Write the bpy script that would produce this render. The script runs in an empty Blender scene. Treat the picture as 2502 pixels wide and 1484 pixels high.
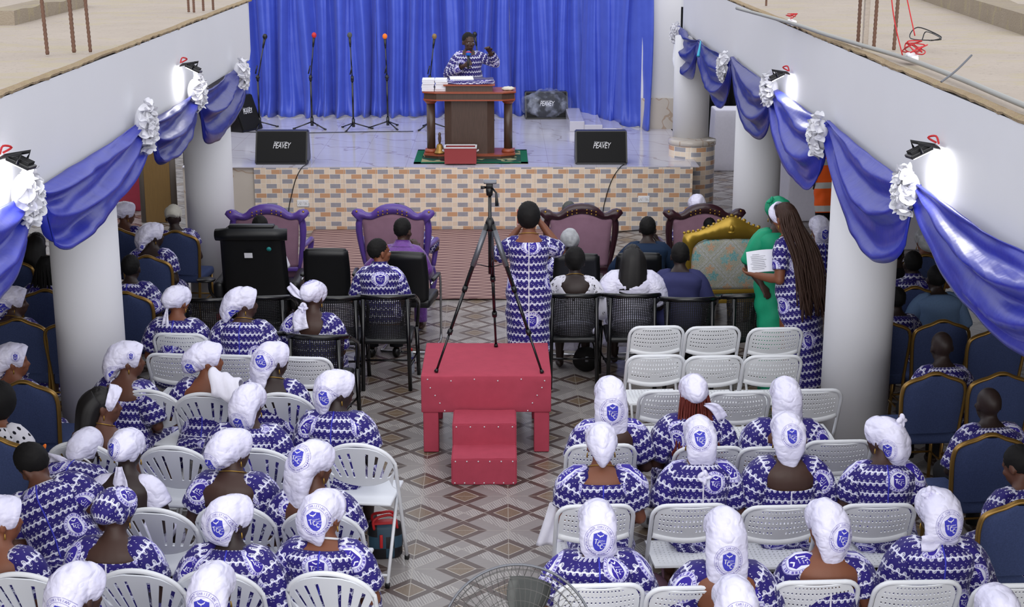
import bpy, bmesh, math, random
from mathutils import Vector, Matrix, Euler, noise
from mathutils.bvhtree import BVHTree
pi = math.pi; sin = math.sin; cos = math.cos
V = Vector
scene = bpy.context.scene
COL = scene.collection
random.seed(7)
# ---------------------------------------------------------------- camera, world, light, exposure
F_PX = 3713.0; PITCH = math.radians(14.7); YAW = math.radians(0.42); CAM = V((0, 0, 4.0))
cam_d = bpy.data.cameras.new('camera'); cam = bpy.data.objects.new('camera', cam_d); COL.objects.link(cam)
cam.location = CAM; cam.rotation_euler = (pi/2-PITCH, 0, -YAW)
cam_d.sensor_width = 36; cam_d.lens = 36*F_PX/2502; cam_d.clip_end = 200
cam_d.dof.use_dof = True; cam_d.dof.focus_distance = 10.0; cam_d.dof.aperture_fstop = 13.0
scene.camera = cam
wd = bpy.data.worlds.new('world'); scene.world = wd; wd.use_nodes = True
bg = wd.node_tree.nodes['Background']; bg.inputs[0].default_value = (0.91, 0.935, 1.0, 1); bg.inputs[1].default_value = 1.12
sun_d = bpy.data.lights.new('daylight', 'SUN'); sun_d.energy = 1.5; sun_d.angle = math.radians(70); sun_d.color = (1, .97, .93)
sun = bpy.data.objects.new('daylight', sun_d); COL.objects.link(sun); sun.rotation_euler = (math.radians(64), math.radians(6), 0)
scene.view_settings.view_transform = 'Standard'; scene.view_settings.look = 'None'
scene.view_settings.gamma = 1; scene.view_settings.use_curve_mapping = False
scene.view_settings.exposure = 0.12
CR = Euler(cam.rotation_euler).to_matrix()
def ray(px, py):
    return (CR @ V(((px-1251)/F_PX, -(py-742)/F_PX, -1))).normalized()
def at(px, py, z=0.0):
    """the world point on the level z seen at photograph pixel (px, py)"""
    d = ray(px, py); return CAM + d*((z-CAM.z)/d.z)
def atY(px, py, Y):
    d = ray(px, py); return CAM + d*(Y/d.y)
def atX(px, py, X):
    d = ray(px, py); return CAM + d*(X/d.x)
# ---------------------------------------------------------------- node expression helper
class E:
    def __init__(s, nt, k): s.nt = nt; s.k = k
    def _m(s, op, *a):
        n = s.nt.nodes.new('ShaderNodeMath'); n.operation = op
        for i, x in enumerate((s,)+a):
            if isinstance(x, E): s.nt.links.new(x.k, n.inputs[i])
            else: n.inputs[i].default_value = float(x)
        return E(s.nt, n.outputs[0])
    def __add__(s, o): return s._m('ADD', o)
    def __radd__(s, o): return s._m('ADD', o)
    def __sub__(s, o): return s._m('SUBTRACT', o)
    def __rsub__(s, o): return (s*-1)+o
    def __mul__(s, o): return s._m('MULTIPLY', o)
    def __rmul__(s, o): return s._m('MULTIPLY', o)
    def __truediv__(s, o): return s._m('DIVIDE', o)
    def lt(s, o): return s._m('LESS_THAN', o)
    def gt(s, o): return s._m('GREATER_THAN', o)
    def abs(s): return s._m('ABSOLUTE')
    def sin(s): return s._m('SINE')
    def fl(s): return s._m('FLOOR')
    def fr(s): return s._m('FRACT')
    def mn(s, o): return s._m('MINIMUM', o)
    def mx(s, o): return s._m('MAXIMUM', o)
    def sqrt(s): return s._m('SQRT')
    def atan2(s, o): return s._m('ARCTAN2', o)
    def mod(s, o): return s._m('FLOORED_MODULO', o)
    def between(s, a, b): return s.gt(a)*s.lt(b)
    def inv(s): return 1-s
def OR(*a):
    r = a[0]
    for x in a[1:]: r = r.mx(x)
    return r
class M:
    """a Principled material with handy node makers"""
    def __init__(s, name, color=(.8, .8, .8), rough=.6, spec=.4, metal=0):
        s.m = bpy.data.materials.new(name); s.m.use_nodes = True; s.nt = s.m.node_tree
        s.b = s.nt.nodes['Principled BSDF']
        s.b.inputs['Base Color'].default_value = (*color, 1); s.b.inputs['Roughness'].default_value = rough
        s.b.inputs['Specular IOR Level'].default_value = spec; s.b.inputs['Metallic'].default_value = metal
    def n(s, t, **kw):
        n = s.nt.nodes.new('ShaderNode'+t)
        for k, v in kw.items(): setattr(n, k, v)
        return n
    def l(s, a, b): s.nt.links.new(a.k if isinstance(a, E) else a, b)
    def coords(s, kind='Object'):
        t = s.n('TexCoord'); x = s.n('SeparateXYZ'); s.l(t.outputs[kind], x.inputs[0]); s.vec = t.outputs[kind]
        return [E(s.nt, o) for o in x.outputs]
    def const(s, v):
        n = s.n('Value'); n.outputs[0].default_value = v; return E(s.nt, n.outputs[0])
    def noise(s, scale, detail=3, vec=None, stretch=None, rough=.55):
        n = s.n('TexNoise'); n.inputs['Scale'].default_value = scale; n.inputs['Detail'].default_value = detail; n.inputs['Roughness'].default_value = rough
        v = vec if vec is not None else s.vec
        if stretch:
            mp = s.n('Mapping'); mp.inputs['Scale'].default_value = stretch; s.l(v, mp.inputs[0]); v = mp.outputs[0]
        s.l(v, n.inputs['Vector']); return E(s.nt, n.outputs['Fac'])
    def mix(s, f, a, b):
        n = s.n('Mix', data_type='RGBA')
        if isinstance(f, E): s.l(f, n.inputs[0])
        else: n.inputs[0].default_value = f
        for i, c in ((6, a), (7, b)):
            if isinstance(c, tuple): n.inputs[i].default_value = (*c, 1)
            else: s.l(c, n.inputs[i])
        return n.outputs[2]
    def base(s, c): s.l(c, s.b.inputs['Base Color']); return s
    def bump(s, h, strength=.3, dist=.01):
        n = s.n('Bump'); n.inputs['Strength'].default_value = strength; n.inputs['Distance'].default_value = dist
        s.l(h, n.inputs['Height']); s.l(n.outputs[0], s.b.inputs['Normal']); return s
def sc(r, g, b):
    f = lambda v: (v/255/12.92) if v/255 < .04045 else ((v/255+.055)/1.055)**2.4
    return (f(r), f(g), f(b))
# ---------------------------------------------------------------- mesh helpers
def newbm():
    bm = bmesh.new(); bm.loops.layers.uv.new('UVMap'); return bm
def obj(name, bm, mat, parent=None, smooth=True, loc=None):
    me = bpy.data.meshes.new(name); bm.normal_update(); bm.to_mesh(me); bm.free()
    if mat is not None: me.materials.append(mat.m if isinstance(mat, M) else mat)
    if smooth:
        for p in me.polygons: p.use_smooth = True
    o = bpy.data.objects.new(name, me); COL.objects.link(o)
    if parent is not None: o.parent = parent
    if loc is not None: o.location = loc
    return o
def thing(name, label, cat, loc=(0, 0, 0), rz=0.0, group=None, scale=1.0):
    o = bpy.data.objects.new(name, None); COL.objects.link(o); o.empty_display_size = .1
    o.location = loc; o.rotation_euler = (0, 0, rz); o.scale = (scale,)*3
    return tag(o, label, cat, group)
def tag(o, label, cat, group=None, kind=None):
    o['label'] = label; o['category'] = cat
    if group: o['group'] = group
    if kind: o['kind'] = kind
    return o
def struct(o, label=None):
    o['kind'] = 'structure'
    if label: o['label'] = label; o['category'] = label.split()[-1]
    return o
def dup(root, loc, rz, label, scale=None):
    r = root.copy(); COL.objects.link(r); r.location = loc; r.rotation_euler = (0, 0, rz); r['label'] = label
    if scale: r.scale = (scale,)*3
    for ch in list(root.children):
        c = ch.copy(); COL.objects.link(c); c.parent = r
        for g in ch.children:
            d = g.copy(); COL.objects.link(d); d.parent = c
    return r
def box(bm, c, s, rot=None, bev=0.0, seg=2):
    g = bmesh.ops.create_cube(bm, size=1); vs = g['verts']
    mat = Matrix.Translation(V(c)) @ (rot.to_4x4() if rot is not None else Matrix.Identity(4)) @ Matrix.Diagonal((*s, 1))
    bmesh.ops.transform(bm, matrix=mat, verts=vs)
    if bev > 0:
        es = list({e for v in vs for e in v.link_edges})
        bmesh.ops.bevel(bm, geom=es, offset=bev, segments=seg, affect='EDGES', profile=.5)
    return bm
def loft(bm, rings, cap0=True, cap1=True, closed=True, uv=None, vsc=None):
    """skin rings (lists of Vectors); uv: uv(i, j, n) -> (u, v)"""
    L = bm.loops.layers.uv.active
    R = [[bm.verts.new(p) for p in r] for r in rings]; n = len(rings[0])
    for i in range(len(R)-1):
        for j in range(n if closed else n-1):
            k = (j+1) % n
            try: f = bm.faces.new((R[i][j], R[i][k], R[i+1][k], R[i+1][j]))
            except ValueError: continue
            if uv:
                for lp, (a, b) in zip(f.loops, ((i, j), (i, j+1), (i+1, j+1), (i+1, j))): lp[L].uv = uv(a, b)
    if cap0 and closed: bm.faces.new(list(reversed(R[0])))
    if cap1 and closed: bm.faces.new(R[-1])
    return R
def frames(pts, up=V((0, 0, 1))):
    out = []; prev = None
    for i, p in enumerate(pts):
        a = pts[max(0, i-1)]; b = pts[min(len(pts)-1, i+1)]; t = (b-a).normalized()
        if prev is None:
            x = t.cross(up)
            if x.length < 1e-3: x = t.cross(V((0, 1, 0)))
            x.normalize()
        else:
            x = prev - t*prev.dot(t)
            if x.length < 1e-4: x = t.cross(up)
            x.normalize()
        prev = x; out.append((x, x.cross(t).normalized(), t))
    return out
def tube(bm, pts, r, n=8, cap=True, closed=False, uvs=None, up=V((0, 0, 1)), fold=None):
    """r: number or list; entries may be (rx, ry) ; rx along the frame's side axis"""
    pts = [V(p) for p in pts]; rings = []
    fr = frames(pts, up); acc = 0; lens = [0]
    r1 = lambda i: (lambda q: q[0] if isinstance(q, tuple) else q)(r[i] if isinstance(r, list) else r)
    for i in range(1, len(pts)): acc += math.hypot((pts[i]-pts[i-1]).length, r1(i)-r1(i-1)); lens.append(acc)
    for i, (p, (x, y, t)) in enumerate(zip(pts, fr)):
        ri = r[i] if isinstance(r, list) else r
        rx, ry = ri if isinstance(ri, (list, tuple)) else (ri, ri)
        ring = []
        for j in range(n):
            a = 2*pi*j/n; k = 1+(fold(i, a) if fold else 0)
            ring.append(p + x*(rx*k*cos(a)) + y*(ry*k*sin(a)))
        rings.append(ring)
    uv = None
    if uvs:
        circ, u0, v0 = uvs
        uv = lambda i, j: (u0+circ*j/n, v0+lens[i])
    if closed: rings.append(rings[0])
    return loft(bm, rings, cap and not closed, cap and not closed, True, uv)
def smoothpath(pts, k=4):
    """Catmull-Rom"""
    pts = [V(p) for p in pts]; out = []
    for i in range(len(pts)-1):
        p0 = pts[max(0, i-1)]; p1 = pts[i]; p2 = pts[i+1]; p3 = pts[min(len(pts)-1, i+2)]
        for j in range(k):
            t = j/k
            out.append(.5*((2*p1)+(p2-p0)*t+(2*p0-5*p1+4*p2-p3)*t*t+(3*p1-p0-3*p2+p3)*t**3))
    out.append(pts[-1]); return out
def lerpl(vals, n):
    """resample a list of numbers / tuples to n entries"""
    out = []
    for i in range(n):
        f = i*(len(vals)-1)/(n-1); a = int(min(f, len(vals)-2)); t = f-a
        x, y = vals[a], vals[a+1]
        out.append(tuple(p+(q-p)*t for p, q in zip(x, y)) if isinstance(x, (tuple, list)) else x+(y-x)*t)
    return out
def ell(bm, c, r, rot=None, u=16, v=10):
    g = bmesh.ops.create_uvsphere(bm, u_segments=u, v_segments=v, radius=1)
    m = Matrix.Translation(V(c)) @ (rot.to_4x4() if rot is not None else Matrix.Identity(4)) @ Matrix.Diagonal((*(r if isinstance(r, (tuple, list)) else (r,)*3), 1))
    bmesh.ops.transform(bm, matrix=m, verts=g['verts'])
def lathe(bm, prof, c=(0, 0, 0), n=24, cap=True):
    c = V(c)
    rings = [[c+V((r*cos(2*pi*j/n), r*sin(2*pi*j/n), z)) for j in range(n)] for r, z in prof]
    loft(bm, rings, cap, cap)
def prism(bm, outline, y0, y1):
    """outline in (x, z), extruded along y"""
    a = [bm.verts.new((x, y0, z)) for x, z in outline]; b = [bm.verts.new((x, y1, z)) for x, z in outline]
    n = len(a)
    for i in range(n): bm.faces.new((a[i], a[(i+1) % n], b[(i+1) % n], b[i]))
    f1 = bm.faces.new(list(reversed(a))); f2 = bm.faces.new(b)
    bmesh.ops.recalc_face_normals(bm, faces=bm.faces[:])
    bmesh.ops.triangulate(bm, faces=[f1, f2])
def sstep(a, b, x):
    t = max(0, min(1, (x-a)/(b-a))); return t*t*(3-2*t)
# ---------------------------------------------------------------- materials
def flat(name, rgb, rough=.6, spec=.4, metal=0, nz=0, nscale=30):
    m = M(name, sc(*rgb), rough, spec, metal)
    if nz:
        m.coords(); f = m.noise(nscale, 3)
        d = tuple(c*(1-nz) for c in sc(*rgb)); u = tuple(min(1, c*(1+nz)) for c in sc(*rgb))
        m.base(m.mix(f, d, u))
    return m
def m_tile():
    m = M('patterned floor tile', rough=.28, spec=.45)
    x, y, z = m.coords()
    S = .6; o = at(1241, 1213)
    u = ((x-o.x)/S).fr(); v = ((y-o.y)/S).fr()
    c1 = u+v-1; c2 = u-v; a1 = c1.abs(); a2 = c2.abs()
    band1 = (a1-.28).abs().lt(.052); band2 = (a2-.28).abs().lt(.052)
    brown = OR(band1, band2)
    wood = a1.gt(.345)*a2.gt(.345)
    hatch = (c1*c2).gt(0)
    hl = OR(((u*1.0+v*.35)*34).fr().lt(.30), ((u*1.0+v*.42)*27).fr().lt(.14))*hatch
    g = m.noise(5, 4, stretch=(3, 40, 1)); w = m.noise(6, 4, stretch=(30, 3, 1))
    light = m.mix(g, sc(130, 124, 122), sc(150, 145, 142))
    light = m.mix(hl, light, sc(180, 176, 172))
    c = m.mix(wood, light, m.mix(w, sc(92, 79, 66), sc(138, 119, 97)))
    c = m.mix(brown, c, m.mix(g, sc(72, 60, 56), sc(93, 79, 74)))
    wl = OR((a1-.338).abs().lt(.007)*a2.gt(.33), (a2-.338).abs().lt(.007)*a1.gt(.33), (a1-.222).abs().lt(.005)*a2.lt(.33), (a2-.222).abs().lt(.005)*a1.lt(.33), c1.abs().lt(.004)*brown.inv()*a2.lt(.22), c2.abs().lt(.004)*brown.inv()*a1.lt(2))
    gl = OR((u-.5).abs().gt(.496), (v-.5).abs().gt(.496))
    c = m.mix(wl*.8, c, sc(196, 190, 180)); c = m.mix(gl*.7, c, sc(176, 170, 160))
    return m.base(c)
def m_brick():
    m = M('mosaic wall tile', rough=.3, spec=.5)
    x, y, z = m.coords()
    BW, RH = .1335, .0605
    r = (z/RH).fl(); odd = r.mod(2); xs = (x+40)/BW+odd*.5; col = xs.fl(); fx = xs.fr(); fz = (z/RH).fr()
    k = col.mod(3); h = ((col*12.9898+r*78.233).sin()*43758.5453).fr(); r4 = r.mod(4)
    grey = OR(k.lt(.5)*odd.lt(.5), k.gt(1.5)*odd.gt(.5)); brown = OR(k.gt(1.5)*r4.lt(.5), k.between(.5, 1.5)*r4.gt(2.5))
    n = m.noise(25, 2)
    c = m.mix(h, sc(240, 222, 200), sc(228, 208, 186))
    c = m.mix(brown, c, sc(206, 160, 124)); c = m.mix(grey, c, m.mix(n, sc(148, 147, 157), sc(170, 168, 174)))
    half = (fx-.5).abs().lt(.02)*grey.inv()*brown.inv()
    mort = OR((fx-.5).abs().gt(.482), (fz-.5).abs().gt(.46), half)
    big = OR(((x+20)/.4005).fr().lt(.012))
    c = m.mix(mort, c, sc(242, 232, 220)); c = m.mix(big, c, sc(206, 196, 186))
    m.bump(mort.inv(), .4, .004)
    return m.base(c)
def m_marble(name, a, b, vein, sc_=1.2, rough=.15, tile=.6):
    m = M(name, rough=rough, spec=.5)
    x, y, z = m.coords()
    n = m.noise(sc_*2, 5); w = m.noise(sc_, 3)
    vn = ((x*3+y*4+z*3+w*9).sin().abs()).lt(.09)
    c = m.mix(n, a, b); c = m.mix(vn*.55, c, vein)
    g = OR((x/tile).fr().lt(.008), (y/tile).fr().lt(.008))
    return m.base(m.mix(g*.6, c, vein))
def m_concrete(name, a, b, sc_=1.5, bs=.5):
    m = M(name, rough=.92, spec=.15); m.coords()
    n = m.noise(sc_, 6, rough=.6); f = m.noise(sc_*18, 4); s = m.noise(sc_*1.2, 3, stretch=(1, 2, 1))
    c = m.mix(n, a, b); c = m.mix(f.lt(.36)*.35, c, tuple(x*.6 for x in a)); c = m.mix(s.gt(.58)*.25, c, sc(176, 165, 120))
    m.bump(f, bs, .02); return m.base(c)
def m_plaster(name, rgb):
    m = M(name, rough=.75, spec=.2); m.coords()
    n = m.noise(.9, 4); f = m.noise(60, 2)
    d = tuple(c*.93 for c in sc(*rgb)); m.base(m.mix(n, d, sc(*rgb))); m.bump(f, .08, .003); return m
def m_satin(name, rgb, dark, rough=.32, sheen=.3, wrinkle=12, bs=.35):
    m = M(name, sc(*rgb), rough, .5); m.coords()
    n = m.noise(wrinkle, 4, stretch=(1, 1, 1.6)); m.base(m.mix(n, sc(*dark), sc(*rgb)))
    m.bump(m.noise(wrinkle*.6, 3, stretch=(1, 1.4, .8)), bs, .03); m.b.inputs['Sheen Weight'].default_value = sheen; return m
def m_wood(name, a, b, axis=(14, 14, 1.2), rough=.35):
    m = M(name, rough=rough, spec=.45); m.coords()
    n = m.noise(6, 5, stretch=axis); m.base(m.mix(n, sc(*a), sc(*b))); return m
def m_emit(name, rgb, s):
    m = M(name, rgb, .5); m.b.inputs['Emission Color'].default_value = (*rgb, 1); m.b.inputs['Emission Strength'].default_value = s; return m
def m_glass(name, rgb, rough=.05, alpha=.3):
    m = M(name, sc(*rgb), rough, .6); m.b.inputs['Alpha'].default_value = alpha; return m
# the printed cloth: rows of curling waves, dots and round crests; UV in metres
def m_print(name='printed cotton'):
    m = M(name, rough=.62, spec=.25)
    u, v, _ = m.coords('UV')
    PU, PV = .036, .066
    yr = v/PV; row = yr.fl(); y = (yr.fr()-.5)*PV
    xs = (u+row*.011)/PU
    x = xs.fr()                                             # 0..1 in one wave
    wave = ((xs*(2*pi)).sin())*.0055
    band = (y-wave).abs().lt(.0070)
    def disc(cx, cy, r):
        dx = (x-cx)*PU; dy = y-cy
        return (dx*dx+dy*dy).sqrt(), dx, dy
    r1, dx1, dy1 = disc(.22, .0085, 0); r2, dx2, dy2 = disc(.72, -.0085, 0)
    white = OR(band, r1.lt(.0095), r2.lt(.0095))
    bite = OR(disc(.52, .011, 0)[0].lt(.0085), disc(.02, -.011, 0)[0].lt(.0085))
    white = white*bite.inv()
    sp1 = (r1-.0052).abs().lt(.0013)*(dx1-dy1).lt(.002); sp2 = (r2-.0052).abs().lt(.0013)*(dy2-dx2).lt(.002)
    dk = OR(sp1, sp2, r1.lt(.0017), r2.lt(.0017))
    grey = OR((r1-.0105).abs().lt(.0014)*dx1.gt(0), (r2-.0105).abs().lt(.0014)*dx2.lt(0))
    ya = y.abs(); xd = ((xs*.5).fr()-.5).abs()*PU*2
    dot = ((xd*xd+(ya-.030)*(ya-.030)).sqrt()).lt(.0021)
    xe = ((xs*.5+.5).fr()-.5).abs()*PU*2
    arc = (((xe*xe+(y-.024)*(y-.024)).sqrt()-.004).abs()).lt(.0012)*y.gt(.023)
    n = m.noise(3, 2)
    c = m.mix(n, sc(29, 18, 94), sc(41, 28, 122))
    c = m.mix(grey, c, sc(120, 116, 150)); c = m.mix(OR(dot, arc), c, sc(196, 196, 214))
    c = m.mix(white, c, sc(226, 226, 244)); c = m.mix(dk*white, c, sc(52, 48, 92))
    # crests
    CU, CV = .36, .31
    cr = (v/CV).fl(); cx = ((u/CU+cr*.5).fr()-.5)*CU; cy = ((v/CV).fr()-.5)*CV
    cx = cx/.92; cy = cy/.92
    rr = (cx*cx+cy*cy).sqrt(); ang = cy.atan2(cx)
    c = m.mix(rr.lt(.076), c, sc(208, 206, 238))
    c = m.mix(rr.lt(.0535), c, sc(226, 226, 246))
    tx = ((ang*(23/(2*pi))).fr()-.5).abs().lt(.33)*rr.between(.059, .071)
    h = (((ang*(46/(2*pi))).fl()*12.9898).sin()*43758.5).fr()
    c = m.mix(tx*h.gt(.25), c, sc(104, 92, 176))
    c = m.mix(OR((rr-.0745).abs().lt(.0012), (rr-.0555).abs().lt(.0012)), c, sc(112, 104, 160))
    ax = cx.abs()
    tap = (.036*.036-(cy*-1-.010).mx(0)*(cy*-1-.010).mx(0)*.62).mx(0).sqrt()
    sh = ax.lt(tap)*cy.gt(-.056)*cy.lt(.047-ax*.42)
    c = m.mix(sh, c, sc(50, 34, 150))
    def bx(x0, x1, y0, y1): return cx.between(x0, x1)*cy.between(y0, y1)
    def cee(x0, y0):
        dx = (cx-x0)/.0068; dy = (cy-y0)/.0105; r = (dx*dx+dy*dy).sqrt()
        return r.between(.55, 1.0)*OR(dx.lt(.35), dy.abs().gt(1.5))
    L = OR(bx(-.029, -.011, .008, .0135), bx(-.0225, -.0165, -.014, .0135), cee(-.0055, -.011), cee(.0085, -.020))
    lines = OR(bx(-.008, .024, .006, .0095), bx(.004, .026, -.006, -.0025), bx(.017, .030, -.018, -.0145))*((cx*330).fr().lt(.7))
    bird = (cy-.0245-ax*.55).abs().lt(.0035)*ax.lt(.017)
    c = m.mix(OR(L, lines*.8, bird)*sh, c, sc(232, 232, 246))
    m.b.inputs['Sheen Weight'].default_value = .15
    return m.base(c)
def m_cloth():
    m = M('white satin', rough=.27, spec=.5); m.coords(); n = m.noise(7, 3); r1 = (m.noise(9, 2, stretch=(1, .5, 1.4))-.5).abs(); r2 = m.noise(24, 2, stretch=(1.2, .6, 1))
    m.base(m.mix(n, sc(214, 211, 241), sc(238, 236, 251))); m.bump(r1.mn(.12)*3+r2*.35, .48, .022); return m
MAT = {}
MAT['tile'] = m_tile(); MAT['brick'] = m_brick()
MAT['stage_marble'] = m_marble('stage floor tile', sc(188, 186, 200), sc(208, 206, 216), sc(150, 136, 140), 1.0, .12)
MAT['marble'] = m_marble('veined wall tile', sc(214, 206, 196), sc(196, 186, 176), sc(166, 132, 100), 1.6, .15, 1.3)
MAT['concrete'] = m_concrete('raw concrete', sc(164, 153, 142), sc(186, 174, 162))
MAT['concrete_edge'] = m_concrete('broken concrete edge', sc(160, 138, 108), sc(188, 168, 140), 5, 1.0)
MAT['concrete_dark'] = m_concrete('weathered concrete', sc(140, 128, 112), sc(164, 152, 136), 3)
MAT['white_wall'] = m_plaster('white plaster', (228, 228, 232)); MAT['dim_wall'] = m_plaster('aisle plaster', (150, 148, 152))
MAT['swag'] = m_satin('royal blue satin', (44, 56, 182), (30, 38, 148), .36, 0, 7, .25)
MAT['swag_shaded'] = m_satin('shaded royal blue satin', (34, 42, 140), (24, 30, 112), .36, 0, 7, .25)  # copy of the swag satin, its colour darkened for the dimmer light there
MAT['curtain'] = m_satin('blue curtain satin', (76, 98, 204), (58, 78, 184), .45, .1, 4, .25)
MAT['white_satin'] = m_cloth()
MAT['rosette'] = m_satin('white ruffled cloth', (238, 238, 242), (222, 222, 230), .6, .1, 20, .3)
MAT['print'] = m_print()
MAT['white_plastic'] = flat('white plastic', (238, 240, 243), .38, .5); MAT['white_metal'] = flat('white painted steel', (228, 230, 234), .35, .5)
MAT['white_plastic2'] = flat('pale grey moulded plastic', (226, 229, 235), .4, .5)
MAT['black_plastic'] = flat('black plastic', (14, 14, 16), .35, .5); MAT['black_metal'] = flat('black enamelled steel', (12, 12, 14), .22, .6)
MAT['black_mesh'] = flat('black cane mesh', (20, 20, 22), .45, .4)
MAT['leather'] = flat('black leather', (16, 17, 20), .42, .5, nz=.3, nscale=60)
MAT['chrome'] = flat('chrome', (190, 192, 196), .18, .5, 1.0); MAT['steel_grey'] = flat('grey metal', (110, 112, 118), .35, .5, .6)
MAT['gold'] = flat('gold paint', (176, 138, 60), .3, .6, .7); MAT['brass'] = flat('brass tube', (150, 116, 58), .32, .6, .65)
MAT['purple'] = flat('purple lacquer', (92, 66, 148), .3, .5, nz=.2, nscale=5); MAT['maroon'] = flat('dark plum lacquer', (52, 26, 34), .28, .5)
MAT['pink_velvet'] = flat('dusty pink velvet', (146, 112, 130), .85, .2, nz=.18, nscale=9)
MAT['red_cloth'] = flat('crimson carpet cloth', (174, 70, 88), .9, .15, nz=.12, nscale=14)
MAT['red'] = flat('red', (196, 40, 44), .45, .4); MAT['red_box'] = flat('brick red paint', (150, 62, 64), .5, .3)
MAT['orange'] = flat('orange', (240, 120, 40), .6, .3); MAT['hivis'] = flat('orange hi-vis cloth', (248, 98, 24), .7, .3)
hv = M('orange hi-vis cloth with grey bands', rough=.7, spec=.3); _u, _v, _w = hv.coords('UV'); hv.base(hv.mix(((_v*3.6).fr()-.5).abs().lt(.13), sc(248, 98, 24), sc(190, 190, 186))); MAT['hivis'] = hv
MAT['green'] = flat('emerald chiffon', (24, 150, 110), .6, .3, nz=.15, nscale=12)
MAT['skin'] = flat('dark brown skin', (66, 44, 36), .5, .4, nz=.1, nscale=8); MAT['skin2'] = flat('brown skin', (122, 74, 52), .5, .4, nz=.1, nscale=8)
MAT['skin3'] = flat('deep brown skin', (46, 33, 30), .48, .4, nz=.1, nscale=8); MAT['skin4'] = flat('mid brown skin', (92, 58, 44), .5, .4, nz=.1, nscale=8)
MAT['hair'] = flat('black hair', (14, 12, 12), .75, .3, nz=.5, nscale=90); MAT['hair_long'] = flat('long black hair', (20, 17, 17), .55, .4, nz=.4, nscale=40)
MAT['braid'] = flat('brown braids', (62, 42, 34), .55, .3, nz=.4, nscale=60); MAT['braid_red'] = flat('auburn braids', (96, 34, 26), .55, .3, nz=.3, nscale=60)
MAT['hair_grey'] = flat('greying hair', (84, 86, 84), .8, .2, nz=.3, nscale=80)
MAT['navy'] = flat('navy jersey', (54, 56, 98), .8, .2, nz=.1); MAT['teal'] = flat('dark teal suit cloth', (26, 44, 70), .75, .2)
MAT['trouser'] = flat('black trouser cloth', (20, 20, 24), .8, .2); MAT['shoe'] = flat('black shoe leather', (12, 12, 12), .3, .5)
MAT['violet'] = m_satin('violet brocade', (118, 62, 158), (92, 44, 130), .5, .3, 30, .5)
MAT['blue_shirt'] = flat('light blue shirting', (112, 140, 178), .8, .2, nz=.15, nscale=80)
MAT['white_cloth'] = flat('white cloth', (226, 224, 236), .8, .2, nz=.06); MAT['cream_cap'] = flat('cream knitted cap', (206, 202, 190), .9, .1, nz=.1, nscale=60)
MAT['paper'] = flat('white paper', (232, 232, 240), .8, .2); MAT['ink'] = flat('violet ink', (86, 70, 168), .7, .2); MAT['ink_blue'] = flat('blue print ink', (62, 62, 184), .55, .3)
MAT['banquet'] = flat('blue chair fabric', (62, 74, 112), .85, .2, nz=.35, nscale=110)
MAT['wood'] = m_wood('dark walnut laminate', (64, 48, 42), (92, 72, 62)); MAT['cherry'] = m_wood('cherry wood edge', (140, 66, 44), (162, 84, 58))
MAT['oak'] = m_wood('amber wood panel', (122, 96, 56), (142, 112, 66)); MAT['grey_post'] = flat('grey laminate', (112, 104, 98), .4, .4)
MAT['speaker'] = flat('black speaker grille', (14, 14, 15), .75, .3); MAT['logo'] = flat('silver lettering', (214, 214, 218), .35, .5)
MAT['led'] = m_emit('lit lamp glass', (1, .98, .95), 14.0)
MAT['silver_cloth'] = m_satin('silver grey satin', (206, 208, 212), (92, 94, 98), .35, .2, 9, .3)
MAT['lace'] = None
# ---------------------------------------------------------------- the room
XL, XR = -2.68, 2.46                                       # inner faces of the two balcony fascias
def plate(name, x0, x1, y0, y1, z0, z1, mat, label=None):
    bm = newbm(); box(bm, ((x0+x1)/2, (y0+y1)/2, (z0+z1)/2), (x1-x0, y1-y0, z1-z0)); return struct(obj(name, bm, mat, smooth=False), label)
plate('floor', -8, 8, 1, 26, -.1, 0, MAT['tile'])
plate('wall_back', -8, 8, 25.4, 25.6, 0, 5.5, MAT['white_wall'])
plate('wall_left', -8.2, -8, 1, 25.6, 0, 3.0, MAT['dim_wall']); plate('wall_right', 8, 8.2, 1, 25.6, 0, 3.0, MAT['dim_wall'])
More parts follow.
